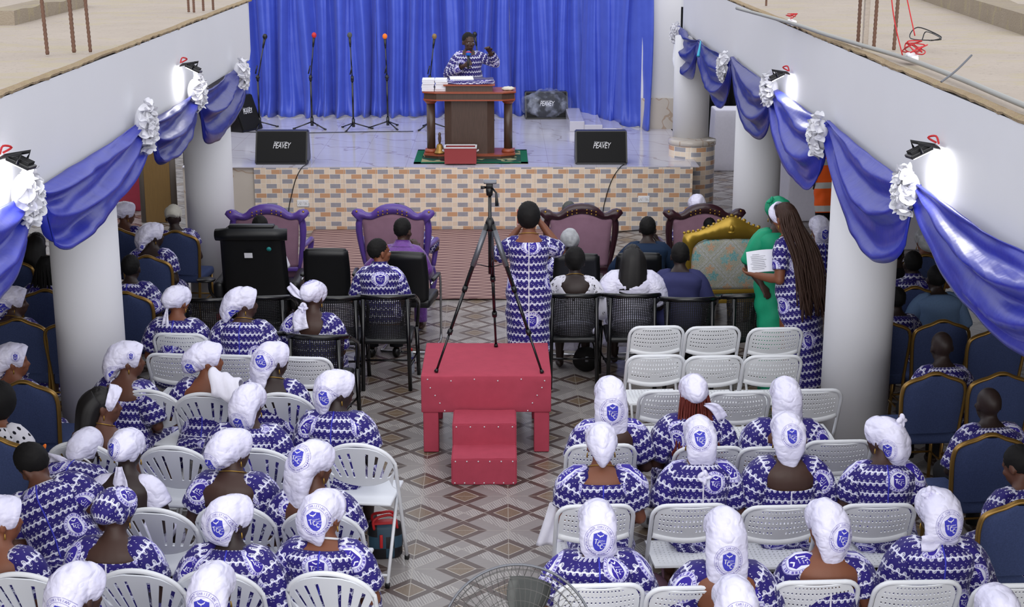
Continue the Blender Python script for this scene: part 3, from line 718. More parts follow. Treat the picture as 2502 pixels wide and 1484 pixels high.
# printed crest: flat mesh pieces in the unit disc
GLYPH = {}
def glyph(ch):
    if ch not in GLYPH:
        c = bpy.data.curves.new('g', 'FONT'); c.body = ch; c.size = 1; c.resolution_u = 2
        o = bpy.data.objects.new('g', c); COL.objects.link(o); dg = bpy.context.evaluated_depsgraph_get(); me = o.evaluated_get(dg).to_mesh()
        vs = [(v.co.x, v.co.y) for v in me.vertices]; fs = [tuple(p.vertices) for p in me.polygons]
        w = max([v[0] for v in vs], default=.3); x0 = min([v[0] for v in vs], default=0)
        GLYPH[ch] = (vs, fs, x0, w); bpy.data.objects.remove(o); bpy.data.curves.remove(c)
    return GLYPH[ch]
def crest_pieces():
    out = []                                              # (verts2d, faces, material index) 0 ink, 1 blue, 2 white
    def ring(r0, r1, mi, n=64):
        v = []; f = []
        for i in range(n): a = 2*pi*i/n; v += [(r0*cos(a), r0*sin(a)), (r1*cos(a), r1*sin(a))]
        for i in range(n): j = (i+1) % n; f.append((2*i, 2*i+1, 2*j+1, 2*j))
        out.append((v, f, mi))
    ring(.985, 1.0, 0); ring(.725, .74, 0)
    def arc(txt, a0, a1, r, size, up):
        n = len(txt)
        for i, ch in enumerate(txt):
            if ch == ' ': continue
            a = math.radians(a0+(a1-a0)*i/(n-1)); vs, fs, x0, w = glyph(ch); ww = (w-x0)
            sx = size*.92; P = []
            for x, y in vs:
                lx = (x-x0-ww/2)*sx; ly = (y-.36)*size
                if up: P.append((cos(a)*(r+ly)+sin(a)*lx, sin(a)*(r+ly)-cos(a)*lx))
                else: P.append((cos(a)*(r-ly)-sin(a)*lx, sin(a)*(r-ly)+cos(a)*lx))
            out.append((P, fs, 0))
    arc('TRIUMPHANT CHRISTIAN CENTRE', 199, -24, .862, .185, True); arc('POKUASE ASSEMBLY', 231, 309, .862, .175, False)
    for a in (207, 216, 224, 316, 325, 334):
        a = math.radians(a); c = (.862*cos(a), .862*sin(a)); v = [c]; f = []
        for k in range(10): b = 2*pi*k/10; rr = .055 if k % 2 else .03; v.append((c[0]+rr*cos(b), c[1]+rr*sin(b)))
        for k in range(10): f.append((0, 1+k, 1+(k+1) % 10))
        out.append((v, f, 0))
    # shield as a grid
    N = 16; v = []; f = []
    def half(y):
        if y > -.1: return .44+.03*max(0, y)
        t = (-.1-y)/.56; return .44*math.sqrt(max(0, 1-t**1.7))
    for j in range(N+1):
        for i in range(N+1):
            u = -1+2*i/N; yt = .60-.20*abs(u)**.8*1.0; y = -.66+(yt+.66)*j/N; v.append((u*half(y if j else -.66), y))
    for j in range(N):
        for i in range(N): a = j*(N+1)+i; f.append((a, a+1, a+N+2, a+N+1))
    out.append((v, f, 1))
    def word(t, x, y, size, mi=2, sx=1.0, bold=0):
        for ch in t:
            vs, fs, x0, w = glyph(ch); out.append(([(x+(a-x0)*size*sx, y+b*size) for a, b in vs], fs, mi))
            if bold: out.append(([(x+(a-x0)*size*sx+bold, y+b*size) for a, b in vs], fs, mi))
            x += (w-x0+.08)*size*sx
    word('T', -.35, -.18, .44, 2, .74, .035); word('C', -.13, -.30, .42, 2, .62, .035); word('C', .05, -.46, .42, 2, .62, .035)
    word('riumphant', -.09, .01, .13, 2, .85); word('hristian', .11, -.14, .13, 2, .85); word('entre', .27, -.31, .12, 2, .7)
    for s in (-1, 1): out.append(([(0, .32), (s*.06, .36), (s*.14, .38), (s*.24, .47), (s*.21, .37), (s*.14, .31), (s*.05, .28), (0, .26)], [(0, 1, 6, 7), (1, 2, 5, 6), (2, 3, 4, 5)], 2))
    out.append(([(-.03, .26), (.03, .26), (0, .36), (0, .19)], [(0, 3, 1), (0, 1, 2)], 2))
    return out
PIECES = None
def project_crest(surf, parent, c, n, upv, R, roll=0.0, aspect=1.12):
    """print the crest onto the surface object (person-local coordinates): c a point outside, n the outward direction"""
    global PIECES
    if PIECES is None: PIECES = crest_pieces()
    me = surf.data; bvh = BVHTree.FromPolygons([v.co for v in me.vertices], [tuple(p.vertices) for p in me.polygons])
    n = V(n).normalized(); ey = (V(upv)-n*V(upv).dot(n)).normalized(); ex = ey.cross(n); c = V(c)
    if roll: q = Matrix.Rotation(roll, 3, n); ex = q @ ex; ey = q @ ey
    bm = newbm()
    for vs, fs, mi in PIECES:
        bv = []
        for x, y in vs:
            o = c+n*.25+ex*(x*R)+ey*(y*R*aspect); hit = bvh.ray_cast(o, -n)
            bv.append(bm.verts.new(hit[0]+hit[1]*(.0012 if mi < 2 else .0026)*(1 if hit[1].dot(n) > 0 else -1)) if hit[0] is not None and abs(hit[1].dot(n)) > .12 else None)
        for f in fs:
            g = [bv[i] for i in f]
            if any(q is None for q in g) or len(set(g)) < 3: continue
            if max((a.co-b.co).length for a in g for b in g) > R*.9: continue
            try: fc = bm.faces.new(g)
            except ValueError: continue
            fc.material_index = mi
    o = obj('printed_crest', bm, MAT['ink'], parent, smooth=False)
    o.data.materials.append(MAT['ink_blue'].m); o.data.materials.append(MAT['white_cloth'].m); return o
WRAPS = {
 'round': ([(0, .074, .026), (0, .045, .036), (0, -.01, .044), (0, -.07, .038), (0, -.115, .018), (0, -.14, -.008), (0, -.148, -.02)], [(.080, .082), (.091, .094), (.100, .100), (.100, .098), (.080, .082), (.045, .045), (.012, .012)]),
 'bun': ([(0, .074, .026), (0, .04, .036), (0, -.03, .040), (0, -.09, .026), (0, -.14, -.002), (0, -.172, -.036), (0, -.188, -.066), (0, -.190, -.08)], [(.080, .082), (.092, .095), (.102, .102), (.106, .102), (.102, .092), (.088, .074), (.05, .045), (.012, .012)]),
 'bag': ([(0, .074, .028), (0, .04, .038), (0, -.02, .044), (0, -.085, .034), (0, -.132, .000), (0, -.156, -.045), (0, -.160, -.09), (0, -.150, -.13)], [(.080, .084), (.094, .096), (.104, .102), (.110, .100), (.110, .084), (.108, .062), (.100, .044), (.072, .014)]),
 'tall': ([(0, .07, .032), (0, .03, .052), (0, -.03, .066), (0, -.095, .054), (0, -.14, .010), (0, -.166, -.06), (0, -.172, -.14), (0, -.166, -.21), (0, -.152, -.27)], [(.082, .086), (.096, .100), (.105, .104), (.112, .100), (.115, .082), (.117, .064), (.114, .052), (.102, .04), (.066, .012)]),
 'point': ([(0, .074, .028), (0, .04, .042), (0, -.02, .052), (0, -.085, .045), (0, -.132, .005), (0, -.157, -.05), (0, -.160, -.11), (0, -.154, -.16), (0, -.145, -.195)], [(.080, .084), (.094, .098), (.104, .103), (.111, .100), (.114, .080), (.104, .058), (.076, .04), (.043, .026), (.008, .008)]),
 'band': ([(0, .074, .026), (0, .055, .036), (0, .03, .045), (0, .012, .05)], [(.080, .084), (.088, .095), (.092, .10), (.090, .098)]),
 'cap': ([(0, .072, .03), (0, .04, .05), (0, 0, .062), (0, -.05, .06), (0, -.09, .04), (0, -.105, .025)], [(.078, .072), (.086, .086), (.09, .088), (.09, .085), (.085, .08), (.05, .05)]),
}
def headwrap(root, Mh, kind, rnd, mat='white_satin', crest=None, tail=None, knot=None, wide=1.0, end=None, name='headwrap'):
    P, R = WRAPS[kind]; yk = .9 if kind in ('round', 'cap', 'band') else .70; P = [V((p[0], p[1]*(yk if p[1] < 0 else 1), p[2])) for p in P]; R = [(a*wide*.90 if i > 1 else a, b*(1+(wide-1)*.5 if i > 1 else 1)) for i, (a, b) in enumerate(R)]
    if end:                                               # drag the free end sideways / back / down
        e = V(end); n = len(P)
        P = [p+e*max(0, (i-2)/(n-3))**1.5 for i, p in enumerate(P)]
    pts = smoothpath(P, 6); rr = lerpl(R, len(pts)); ph = rnd.random()*6; k1 = rnd.choice((3, 4, 5)); nn = len(pts)
    def fold(i, a):
        f = i/nn
        x = f*6.2+.42*sin(a+ph)+.22*sin(2*a-ph)+.1*sin(5*a); sw = x-math.floor(x)
        lay = (sw**.55*.072-.042)*sstep(.0, .08, f)*(1-sstep(.42, .62, f))
        drape = (.042*sin(k1*a+2*ph+f*5)+.028*(1-2*abs(sin(2.5*a+ph+f*3))))*sstep(.35, .6, f)
        return lay+drape+.008*sin(9*a+ph+f*9)*(1-f)+.10*cos(3*a+ph)*sstep(.75, 1, f)
    bm = newbm(); tube(bm, pts, rr, 64, True, up=V((0, 0, 1)), fold=fold, uvs=(.62, ph, k1*.1))
    bm.normal_update(); sd = V((ph*3, k1, ph))
    for v in bm.verts:
        c = v.co; q = V((c.x*.55+c.z*.35, c.y, c.z*.8-c.x*.3)); n1 = noise.noise(q*13+sd); n2 = noise.noise(c*34+sd)
        v.co = c+v.normal*(.0042*(1-2.6*abs(n1))+.0012*n2)*sstep(.085, .03, c.y)
    bmesh.ops.transform(bm, matrix=Mh, verts=bm.verts); bmesh.ops.recalc_face_normals(bm, faces=bm.faces[:])
    w = obj(name, bm, MAT[mat], root)
    if knot:                                              # a tied knot with a rosette of loops
        c = V(knot); bm = newbm()
        for i in range(5):
            a = i*1.3+ph; d = V((cos(a)*.03, -.01, sin(a)*.03)); ell(bm, c+d*.8, (.026, .018, .013), Euler((0, a, 0)).to_matrix(), 12, 8)
        ell(bm, c, (.016, .016, .016)); bmesh.ops.transform(bm, matrix=Mh, verts=bm.verts); obj('knot', bm, MAT[mat], w)
    if tail:                                              # list of loose ends: polylines in head coordinates
        for pl in tail:
            bm = newbm(); pp = smoothpath(pl[:-1], 4); wd = pl[-1]; n2 = len(pp); up = V((0, 1, 0)); rings = []
            for i, (p, (x, y, t)) in enumerate(zip(pp, frames(pp, up))):
                f = i/(n2-1); hw = wd*(.35+.65*sstep(0, .5, f))*(1-.0*f); row = []
                for j in range(9): q = -1+j/4; row.append(p+x*(hw*q)+y*(.008*sin(q*5+f*4+ph)))
                rings.append(row)
            loft(bm, rings, closed=False); solid(bm, .004)
            bmesh.ops.transform(bm, matrix=Mh, verts=bm.verts); obj('loose_end', bm, MAT[mat], w)
    for cr in (crest or []):
        (cx, cy, cz), nv, R_, roll = cr
        R3 = Mh.to_3x3(); project_crest(w, w, Mh @ V((cx, cy*.8, cz)), R3 @ V(nv), R3 @ V((0, 0, 1)) if abs(V(nv).normalized().z) < .9 else R3 @ V((0, 1, 0)), R_, roll)
    return w
def person(label, px, py, rz=0.0, s=.935, w=1.10, lean=10, head=(0, 0, 0), skin='skin', dress='print', neck=(.475, .0, .04), sleeve=(.075, .75), wrap=None, hair=None,
           arms=None, stand=False, lap='print', zipc='blue', ear=True, chain=None, fine=False, hz=None, group=None, legs_=True, sit=.50, hem=-.50, P=None, nback=2, pos=None, collar=False, tag_='person', shoes='skin', trousers=None, seed=None, base=0.0, fcurl=(.7, .7), puff=1.12, side=0.0):
    rnd = random.Random(seed if seed is not None else int(px*7+py*13)); root = thing('person', label, tag_, group=group)
    PR = (STAND+PROF[2:]) if stand else PROF; hipz = .93 if stand else sit
    Rt = Matrix.Translation((0, 0, hipz)) @ Matrix.Rotation(math.radians(side), 4, 'Y') @ Matrix.Rotation(math.radians(-lean), 4, 'X')
    hy, hp, hr = head
    Mh = Rt @ Matrix.Translation((0, .012, .618)) @ Matrix.Rotation(math.radians(lean*.8), 4, 'X') @ Euler((math.radians(-hp), math.radians(hr), math.radians(-hy)), 'XYZ').to_matrix().to_4x4() @ Matrix.Scale(1.03 if wrap else 1.09, 4)
    hc = Mh @ V((0, -.03, .02))
    zc = (hz if hz else hc.z*s+base); P0 = at(px, py, zc); Rz = Matrix.Rotation(rz, 3, 'Z'); off = Rz @ V((hc.x*s, hc.y*s, 0))
    root.location = V((P0.x-off.x, P0.y-off.y, zc-hc.z*s)) if pos is None else V(pos); root.rotation_euler = (0, 0, rz); root.scale = (s, s, s)
    # -- body volumes, fused into one continuous surface below
    b = newbm(); zs = [-.07]+[-.03+.035*i for i in range(18)]+[.60]
    rings = [[Rt @ tpt(z, 2*pi*j/24, w, PROF, -.004) for j in range(24)] for z in zs]; loft(b, rings)
    tube(b, [Rt @ V((0, .0, .5)), Rt @ V((0, .008, .56)), Mh @ V((0, -.012, -.03))], [.056, .051, .054], 14)
    make_head(b, Mh)
    sh = .150*(1+(w-1)*.6)
    A = arms or {}
    el = {}
    for sd in (-1, 1):
        S = Rt @ V((sd*sh, -.012, .402))
        E_, W_ = A.get(sd, (V((sd*(.225*w), .02, .17)), V((sd*.10, .27, .09)))); E_ = Rt @ V(E_); W_ = Rt @ V(W_)
        el[sd] = (S, E_, W_); tube(b, smoothpath([S-(E_-S)*.08, S.lerp(E_, .5), E_], 3), lerpl([.052*w, .047*w, .040], 7), 12)
        tube(b, smoothpath([E_+(S-E_)*.06, E_.lerp(W_, .35), W_], 3), lerpl([.040, .040, .027], 7), 12); ell(b, E_, .041)
        nrm = A.get('n%d' % sd, V((0, 0, -1)))
        hand(b, W_, W_-E_, V(nrm), fcurl[0 if sd < 0 else 1], 1.0, A.get('t%d' % sd, sd), .1)
    if legs_:
        for sd in (-1, 1):
            if stand: K = [V((sd*.095, 0, hipz-.04)), V((sd*.09, .01, .5)), V((sd*.085, -.02, .09))]
            else: K = [V((sd*.095, .0, hipz-.0)), V((sd*.12, .42, .51)), V((sd*.12, .40, .09))]
            tube(b, smoothpath(K[:2], 3) if False else [K[0], K[0].lerp(K[1], .5), K[1]], [.085*w, .08*w, .058], 14)
            tube(b, smoothpath([K[1], K[1].lerp(K[2], .35), K[2]], 3), lerpl([.058, .056, .036], 7), 12); ell(b, K[1], .058)
            ell(b, K[2]+V((0, .06, -.045)), (.042, .115, .036))
    bmesh.ops.recalc_face_normals(b, faces=b.faces[:]); body = obj('body', b, MAT[skin], root); BODIES.append((body, .0072 if fine else .011))
    # -- eyes for faces that show
    if fine:
        for sd in (-1, 1):
            bm = newbm(); ell(bm, Mh @ V((sd*.030, .0815, .002)), (.0105, .006, .0045), Mh.to_3x3().normalized(), 12, 8); ey = obj('eye', bm, MAT['white_cloth'], body)
            bm = newbm(); ell(bm, Mh @ V((sd*.030, .0865, .002)), (.0052, .0024, .0044), Mh.to_3x3().normalized(), 10, 6); obj('iris', bm, MAT['hair'], ey)
    # -- bodice
    gar = None
    if dress:
        zt, bd, fd = neck[:3]; bw = neck[3] if len(neck) > 3 else .5
        z0 = hem if stand else -.055; uo, vo = rnd.random()*.7, rnd.random()*.7; NT, NV = 56, 30 if not stand else 46; ph = rnd.random()*6
        def ztop(th):
            db = (1+cos(th-1.5*pi))/2; df = (1+cos(th-.5*pi))/2
            return zt-bd*sstep(bw, 1.0, db)-fd*df**2
        def gpt(f, th):
            zT = ztop(th); z = z0+(zT-z0)*f
            o = .012+.006*sin(5*th+ph+z*14)*(1-f)+.005*sin(z*38+2*sin(th*2+ph))*sstep(0, .3, f)*(1-sstep(.75, 1, f))+.004*sin(9*th+ph*2)*(1-f)
            return Rt @ tpt(z, th, w, PR, o), z
        bm = newbm(); rings = [[gpt(i/NV, 2*pi*j/NT+.5*pi)[0] for j in range(NT)] for i in range(NV+1)]; zz = [[gpt(i/NV, 2*pi*j/NT+.5*pi)[1] for j in range(NT+1)] for i in range(NV+1)]
        cw = 1.0*w
        loft(bm, rings, False, False, True, lambda i, j: (uo+cw*(j/NT), vo+zz[i][j % NT]))
        rim = [rings[-1][j] for j in range(NT)]           # turned-in neck edge
        top = [v for v in bm.verts if any((v.co-r).length < 1e-6 for r in rim)]
        if sleeve:
            r0, fr = sleeve
            for sd in (-1, 1):
                S, E_, W_ = el[sd]; pts = [S+(Rt.to_3x3() @ V((-sd*.075, 0, .012))), S+(Rt.to_3x3() @ V((-sd*.03, 0, .012)))]
                if fr <= 1: q = [S+(E_-S)*(fr*k/5) for k in range(1, 6)]
                else: q = [S+(E_-S)*(k/4) for k in range(1, 5)]+[E_+(W_-E_)*((fr-1)*k/3) for k in range(1, 4)]
                pts += q; pts = smoothpath(pts, 2); n = len(pts)
                rr = []
                for i in range(n):
                    f = i/(n-1); b_ = (.058*w+(r0-.058)*sin(min(1, f*1.25)*pi*.5)) if f < .8 else r0
                    b_ = .068*w*(1-f)+r0*f if puff <= 1 else (.07*w)+(r0*puff-.07*w)*sin(pi*min(1, f*.98))**.7*(1 if f < .5 else .85)+.008*f
                    if f > .93: b_ = max(r0*.92, .045)
                    rr.append(b_)
                p2 = rnd.random()*6
                tube(bm, pts, rr, 28, False, uvs=(2*pi*r0*max(1, puff)*.92, uo+.37*sd, vo), fold=lambda i, a: .05*sin(5*a+p2+i*.3)+.03*sin(8*a-p2) if puff > 1 else .02*sin(3*a+p2))
        bmesh.ops.recalc_face_normals(bm, faces=bm.faces[:])
        gar = obj('dress' if dress in ('print',) and not collar else 'shirt' if collar or lap is None or trousers else 'dress', bm, MAT[dress], root)
        md = gar.modifiers.new('thickness', 'SOLIDIFY'); md.thickness = .005; md.offset = -1
        if zipc:
            bm = newbm(); tube(bm, [gpt(f, 1.5*pi)[0]+Rt.to_3x3() @ V((0, -.002, 0)) for f in [1-.05*i for i in range(17)]], (.005, .003), 6, up=V((0, 1, 0)))
            obj('zipper', bm, MAT['white_cloth' if zipc == 'white' else 'ink_blue'], gar)
        if collar:
            bm = newbm(); rg = []
            for z, o in ((.47, .022), (.50, .016), (.53, .014), (.535, .02)): rg.append([Rt @ tpt(z, 2*pi*j/24, 1, PROF, o) for j in range(24)])
            loft(bm, rg, False, False, True, lambda i, j: (j*.015, i*.03)); obj('collar', bm, MAT[dress], gar)
    if lap and not stand:
        bm = newbm(); ph = rnd.random()*6; pts = smoothpath([(0, -.205, .53), (0, -.175, .53), (0, -.02, .535), (0, .12, .52), (0, .30, .52), (0, .43, .51), (0, .49, .44), (0, .485, .30), (0, .47, .17)], 4); n = len(pts)
        rr = lerpl([(.01, .008), (.165*w, .085), (.192*w, .10), (.195*w, .10), (.19*w, .088), (.185*w, .08), (.185*w, .085), (.19*w, .10), (.2*w, .11)], n)
        tube(bm, pts, rr, 40, True, uvs=(.9, rnd.random(), rnd.random()), fold=lambda i, a: .03*sin(7*a+ph+i*.15)+.02*sin(11*a-i*.3))
        obj('skirt' if not trousers else 'trousers', bm, MAT[lap], root)
    if trousers and lap is None:
        bm = newbm()
        for sd in (-1, 1):
            K = [V((sd*.085, -.02, .53)), V((sd*.1, .2, .525)), V((sd*.12, .43, .51)), V((sd*.12, .455, .44)), V((sd*.12, .42, .25)), V((sd*.12, .40, .10))] if not stand else [V((sd*.09, 0, .93)), V((sd*.09, .01, .5)), V((sd*.085, -.01, .08))]
            K = smoothpath(K, 4); tube(bm, K, lerpl([.10*w, .095*w, .08, .07, .066], len(K)), 20)
        obj('trousers', bm, MAT[trousers], root)
    if shoes and shoes != 'skin':
        for sd in (-1, 1):
            bm = newbm(); c = V((sd*.12, .40, 0)) if not stand else V((sd*.085, -.02, 0))
            tube(bm, [c+V((0, -.07, .045)), c+V((0, -.04, .05)), c+V((0, .06, .045)), c+V((0, .15, .035)), c+V((0, .19, .03))], [(.03, .038), (.04, .05), (.045, .045), (.045, .034), (.02, .02)], 14); obj('shoe', bm, MAT[shoes], root)
    # -- hair, wrap, jewellery
    if wrap:
        wk = dict(wrap); kd = wk.pop('kind'); headwrap(root, Mh, kd, rnd, **wk)
    if hair: HAIR[hair](root, Mh, Rt, rnd)
    if ear and wrap:
        for sd in (-1, 1):
            bm = newbm(); tube(bm, [Mh @ V((sd*.08, -.004, -.042)), Mh @ V((sd*.082, -.004, -.055)), Mh @ V((sd*.082, -.004, -.072))], [.003, .004, .006], 6); obj('earring', bm, MAT['gold'], root)
    if chain:
        bm = newbm(); pts = []
        for j in range(25):
            th = 2*pi*j/24; z = .497-.018*sin(th)*1.0; pts.append(Rt @ tpt(z, th, 1, PROF, .006))
        tube(bm, pts, .0032 if chain != 'pearl_white' else .007, 6); obj('necklace', bm, MAT['gold' if chain == 'gold' else 'logo'], root)
    root['_gar'] = 0; del root['_gar']
    return root
def h_cap(root, Mh, Rt, rnd, mat='hair', g=1.0, name='hair'):
    bm = newbm(); ell(bm, (0, -.022, .032), (.078*g, .096*g, .094*g), u=48, v=32)
    for v in bm.verts: v.co += v.co.normalized()*.005*noise.noise(v.co*75)
    bmesh.ops.transform(bm, matrix=Mh, verts=bm.verts); obj(name, bm, MAT[mat], root)
def h_long(root, Mh, Rt, rnd, mat='hair_long', L=.46):
    h_cap(root, Mh, Rt, rnd, mat, 1.03, 'hair_crown'); bm = newbm(); inv = Mh.inverted()
    pts = [V((0, -.03, .05)), V((0, -.085, .0)), V((0, -.115, -.12)), V((0, -.135, -.25)), V((0, -.145, .05-L))]
    pp = smoothpath(pts, 5); tube(bm, pp, lerpl([(.08, .075), (.108, .085), (.122, .075), (.125, .06), (.115, .04)], len(pp)), 40, fold=lambda i, a: .02*sin(17*a+i*.1)+.015*sin(31*a))
    bmesh.ops.transform(bm, matrix=Mh, verts=bm.verts); obj('hair', bm, MAT[mat], root)
def h_braids(root, Mh, Rt, rnd, mat='braid', L=.82, n=90):
    h_cap(root, Mh, Rt, rnd, mat, 1.03, 'hair_crown'); bm = newbm()
    for i in range(n):
        a = pi+pi*(i+rnd.random())/n; lay = rnd.random()
        x0, y0 = .075*cos(a), -.02+.09*sin(a); x1 = .125*cos(a)+rnd.uniform(-.02, .02); yb = -.115-.05*lay
        l = L*rnd.uniform(.8, 1.0); pts = [(x0*.5, y0*.5, .12), (x0*1.05, y0*1.05, .05), (x1*.8, min(y0, -.06)-.04*lay, -.10), (x1, yb-.02, -.28), (x1+rnd.uniform(-.03, .03), yb-.03, -.28-(l-.28)*.5), (x1+rnd.uniform(-.05, .05), yb-.02, -l)]
        tube(bm, smoothpath(pts, 3), .0062, 5)
    bmesh.ops.transform(bm, matrix=Mh, verts=bm.verts); obj('hair', bm, MAT[mat], root)
HAIR = {'short': h_cap, 'afro': lambda r, m, t, q: h_cap(r, m, t, q, 'hair', 1.12), 'grey': lambda r, m, t, q: h_cap(r, m, t, q, 'hair_grey', 1.0), 'fade': lambda r, m, t, q: h_cap(r, m, t, q, 'hair', .985),
        'long': lambda r, m, t, q: h_long(r, m, t, q, 'hair_long', .46), 'straight': lambda r, m, t, q: h_long(r, m, t, q, 'hair_long', .30), 'braids': h_braids,
        'blackbraids': lambda r, m, t, q: h_braids(r, m, t, q, 'hair', .4, 60), 'redbraids': lambda r, m, t, q: h_braids(r, m, t, q, 'braid_red', .48, 40), 'curly': lambda r, m, t, q: h_cap(r, m, t, q, 'hair', 1.4)}
def bake_bodies():
    dg = None
    for o, vx in BODIES:
        m = o.modifiers.new('fuse', 'REMESH'); m.mode = 'VOXEL'; m.voxel_size = vx; m.use_smooth_shade = True
        m = o.modifiers.new('smooth', 'SMOOTH'); m.iterations = 3; m.factor = .5
    dg = bpy.context.evaluated_depsgraph_get()
    for o, vx in BODIES:
        me = bpy.data.meshes.new_from_object(o.evaluated_get(dg), depsgraph=dg); old = o.data; mat = old.materials[0]
        o.modifiers.clear(); o.data = me; me.name = 'body'
        if not me.materials: me.materials.append(mat)
        for p in me.polygons: p.use_smooth = True
        bpy.data.meshes.remove(old)
# ---------------------------------------------------------------- stage furniture and decorations
def text_mesh(bm, txt, M4, size=.1, shear=.0, depth=.003, width=1.0):
    c = bpy.data.curves.new('t', 'FONT'); c.body = txt; c.size = size; c.shear = shear; c.extrude = depth; c.align_x = 'CENTER'; c.align_y = 'CENTER'; c.space_character = .92
    o = bpy.data.objects.new('t', c); COL.objects.link(o); dg = bpy.context.evaluated_depsgraph_get(); me = bpy.data.meshes.new_from_object(o.evaluated_get(dg))
    me.transform(M4 @ Matrix.Diagonal((width, 1, 1, 1))); bm.from_mesh(me); bpy.data.meshes.remove(me); bpy.data.objects.remove(o)
def monitor(loc, rz, label, w=.66, h=.40, name='stage_monitor'):
    t = thing(name, label, 'loudspeaker', loc, rz, 'black wedge monitors on the stage')
    prof_ = [(-.20, 0), (.18, 0), (.22, .05), (.14, h), (-.02, h), (-.20, .02)]
    bm = newbm(); A = []
    rings = [[V((x, y, z)) for y, z in prof_] for x in (-w/2, w/2)]; loft(bm, rings); bmesh.ops.recalc_face_normals(bm, faces=bm.faces[:])
    bmesh.ops.bevel(bm, geom=bm.edges[:], offset=.012, segments=2, affect='EDGES'); obj('cabinet', bm, MAT['black_plastic'], t, smooth=False)
    a = V((0, -.20, .02)); b = V((0, -.02, h)); d = (b-a); nrm = V((0, -d.z, d.y)).normalized(); mid = (a+b)/2
    bm = newbm(); rot = Matrix((V((1, 0, 0)), d.normalized(), nrm)).transposed(); rot = Matrix(((1, 0, 0), (0, d.normalized().y, nrm.y), (0, d.normalized().z, nrm.z)))
    box(bm, mid+nrm*.004, (w-.04, d.length-.02, .012), rot, bev=.004); obj('grille', bm, MAT['speaker'], t, smooth=False)
    bm = newbm(); M4 = Matrix.Translation(mid+nrm*.012+d*.03) @ rot.to_4x4()
    text_mesh(bm, 'PEAVEY', M4, .11, .35, .002, .62)
    tube(bm, [M4 @ V((-.09, .055, 0)), M4 @ V((.0, .045, 0)), M4 @ V((.075, .052, 0))], (.006, .002), 6); obj('badge_lettering', bm, MAT['logo'], t, smooth=False)
    return t
def mic_stand(px, py, label, foam, lean=(0, 0), h=1.36, seed=0):
    P = at(px, py, SZ); t = thing('microphone_stand', label, 'microphone stand', P, seed*.9, 'microphone stands before the blue curtain'); K = MAT['black_metal']
    for k in range(3):
        a = 2*pi*k/3+.5; bm = newbm(); tube(bm, [V((0, 0, .10)), V((.27*cos(a), .27*sin(a), .012))], .010, 6); tube(bm, [V((.25*cos(a), .25*sin(a), .016)), V((.29*cos(a), .29*sin(a), .01))], .014, 6); obj('leg', bm, K, t)
    bm = newbm(); tube(bm, [(0, 0, .06), (0, 0, .75)], .014, 8); tube(bm, [(0, 0, .04), (0, 0, .16)], .024, 8); obj('pole', bm, K, t)
    bm = newbm(); R = Matrix.Rotation(-seed*.9, 3, 'Z'); top = R @ V((lean[0], lean[1], h)); tube(bm, [(0, 0, .72), top], .009, 8); obj('upper_pole', bm, K, t)
    bm = newbm(); tube(bm, [(0, 0, .70), (0, 0, .78)], .022, 8); tube(bm, [(0, 0, .92), R @ V((-.03, 0, .80))], .01, 6); tube(bm, [(-.03, 0, .745), (.03, 0, .745)], .011, 6); obj('clutch', bm, MAT['black_plastic'], t)
    d = (top-V((0, 0, .72))).normalized(); bm = newbm(); tube(bm, [top-d*.04, top, top+d*.10], [.013, .016, .021], 10); m = obj('microphone', bm, MAT['black_plastic'], t)
    bm = newbm(); ell(bm, top+d*.125, (.036, .036, .042), None, 14, 10); obj('foam_windshield', bm, MAT[foam], m)
    return t
def curtain(px0, px1, y0, y1, pbot, label, seed, amp=.07, nf=7, flare=.0, gather=None):
    x0 = atY(px0, pbot, y0).x; x1 = atY(px1, pbot, y1).x; N, K = 150, 26; rings = []
    for k in range(K+1):
        f = k/K; z = 3.35-(3.35-SZ-.015)*f; row = []
        for i in range(N+1):
            u = i/N; x = x0+(x1-x0)*u
            if gather: x = x+gather*sin(pi*u)*sstep(.2, 1, f)
            ph = nf*2*pi*u+1.1*sin(3*u+seed)+.35*sin(f*3+u*9+seed)
            d = amp*(sin(ph+.5*sin(f*2.5+seed))+.45*sin(1.7*ph+seed+f)+.10*sin(4.1*ph))*(.75+.25*f)+.012*noise.noise(V((x*6, z*3, seed)))
            zz = z
            if f > .86: d += -.10*((f-.86)/.14)**2*(1+.5*sin(ph*1.7)); zz = z+.015*sin(ph*1.3)
            row.append(V((x+.02*sin(f*4+u*12+seed), y0+(y1-y0)*u+d, zz)))
        rings.append(row)
    bm = newbm(); loft(bm, rings, closed=False); bmesh.ops.recalc_face_normals(bm, faces=bm.faces[:]); o = obj('curtain', bm, MAT['curtain']); m = o.modifiers.new('thickness', 'SOLIDIFY'); m.thickness = .006
    return tag(o, label, 'curtain', 'blue satin backdrop curtains')
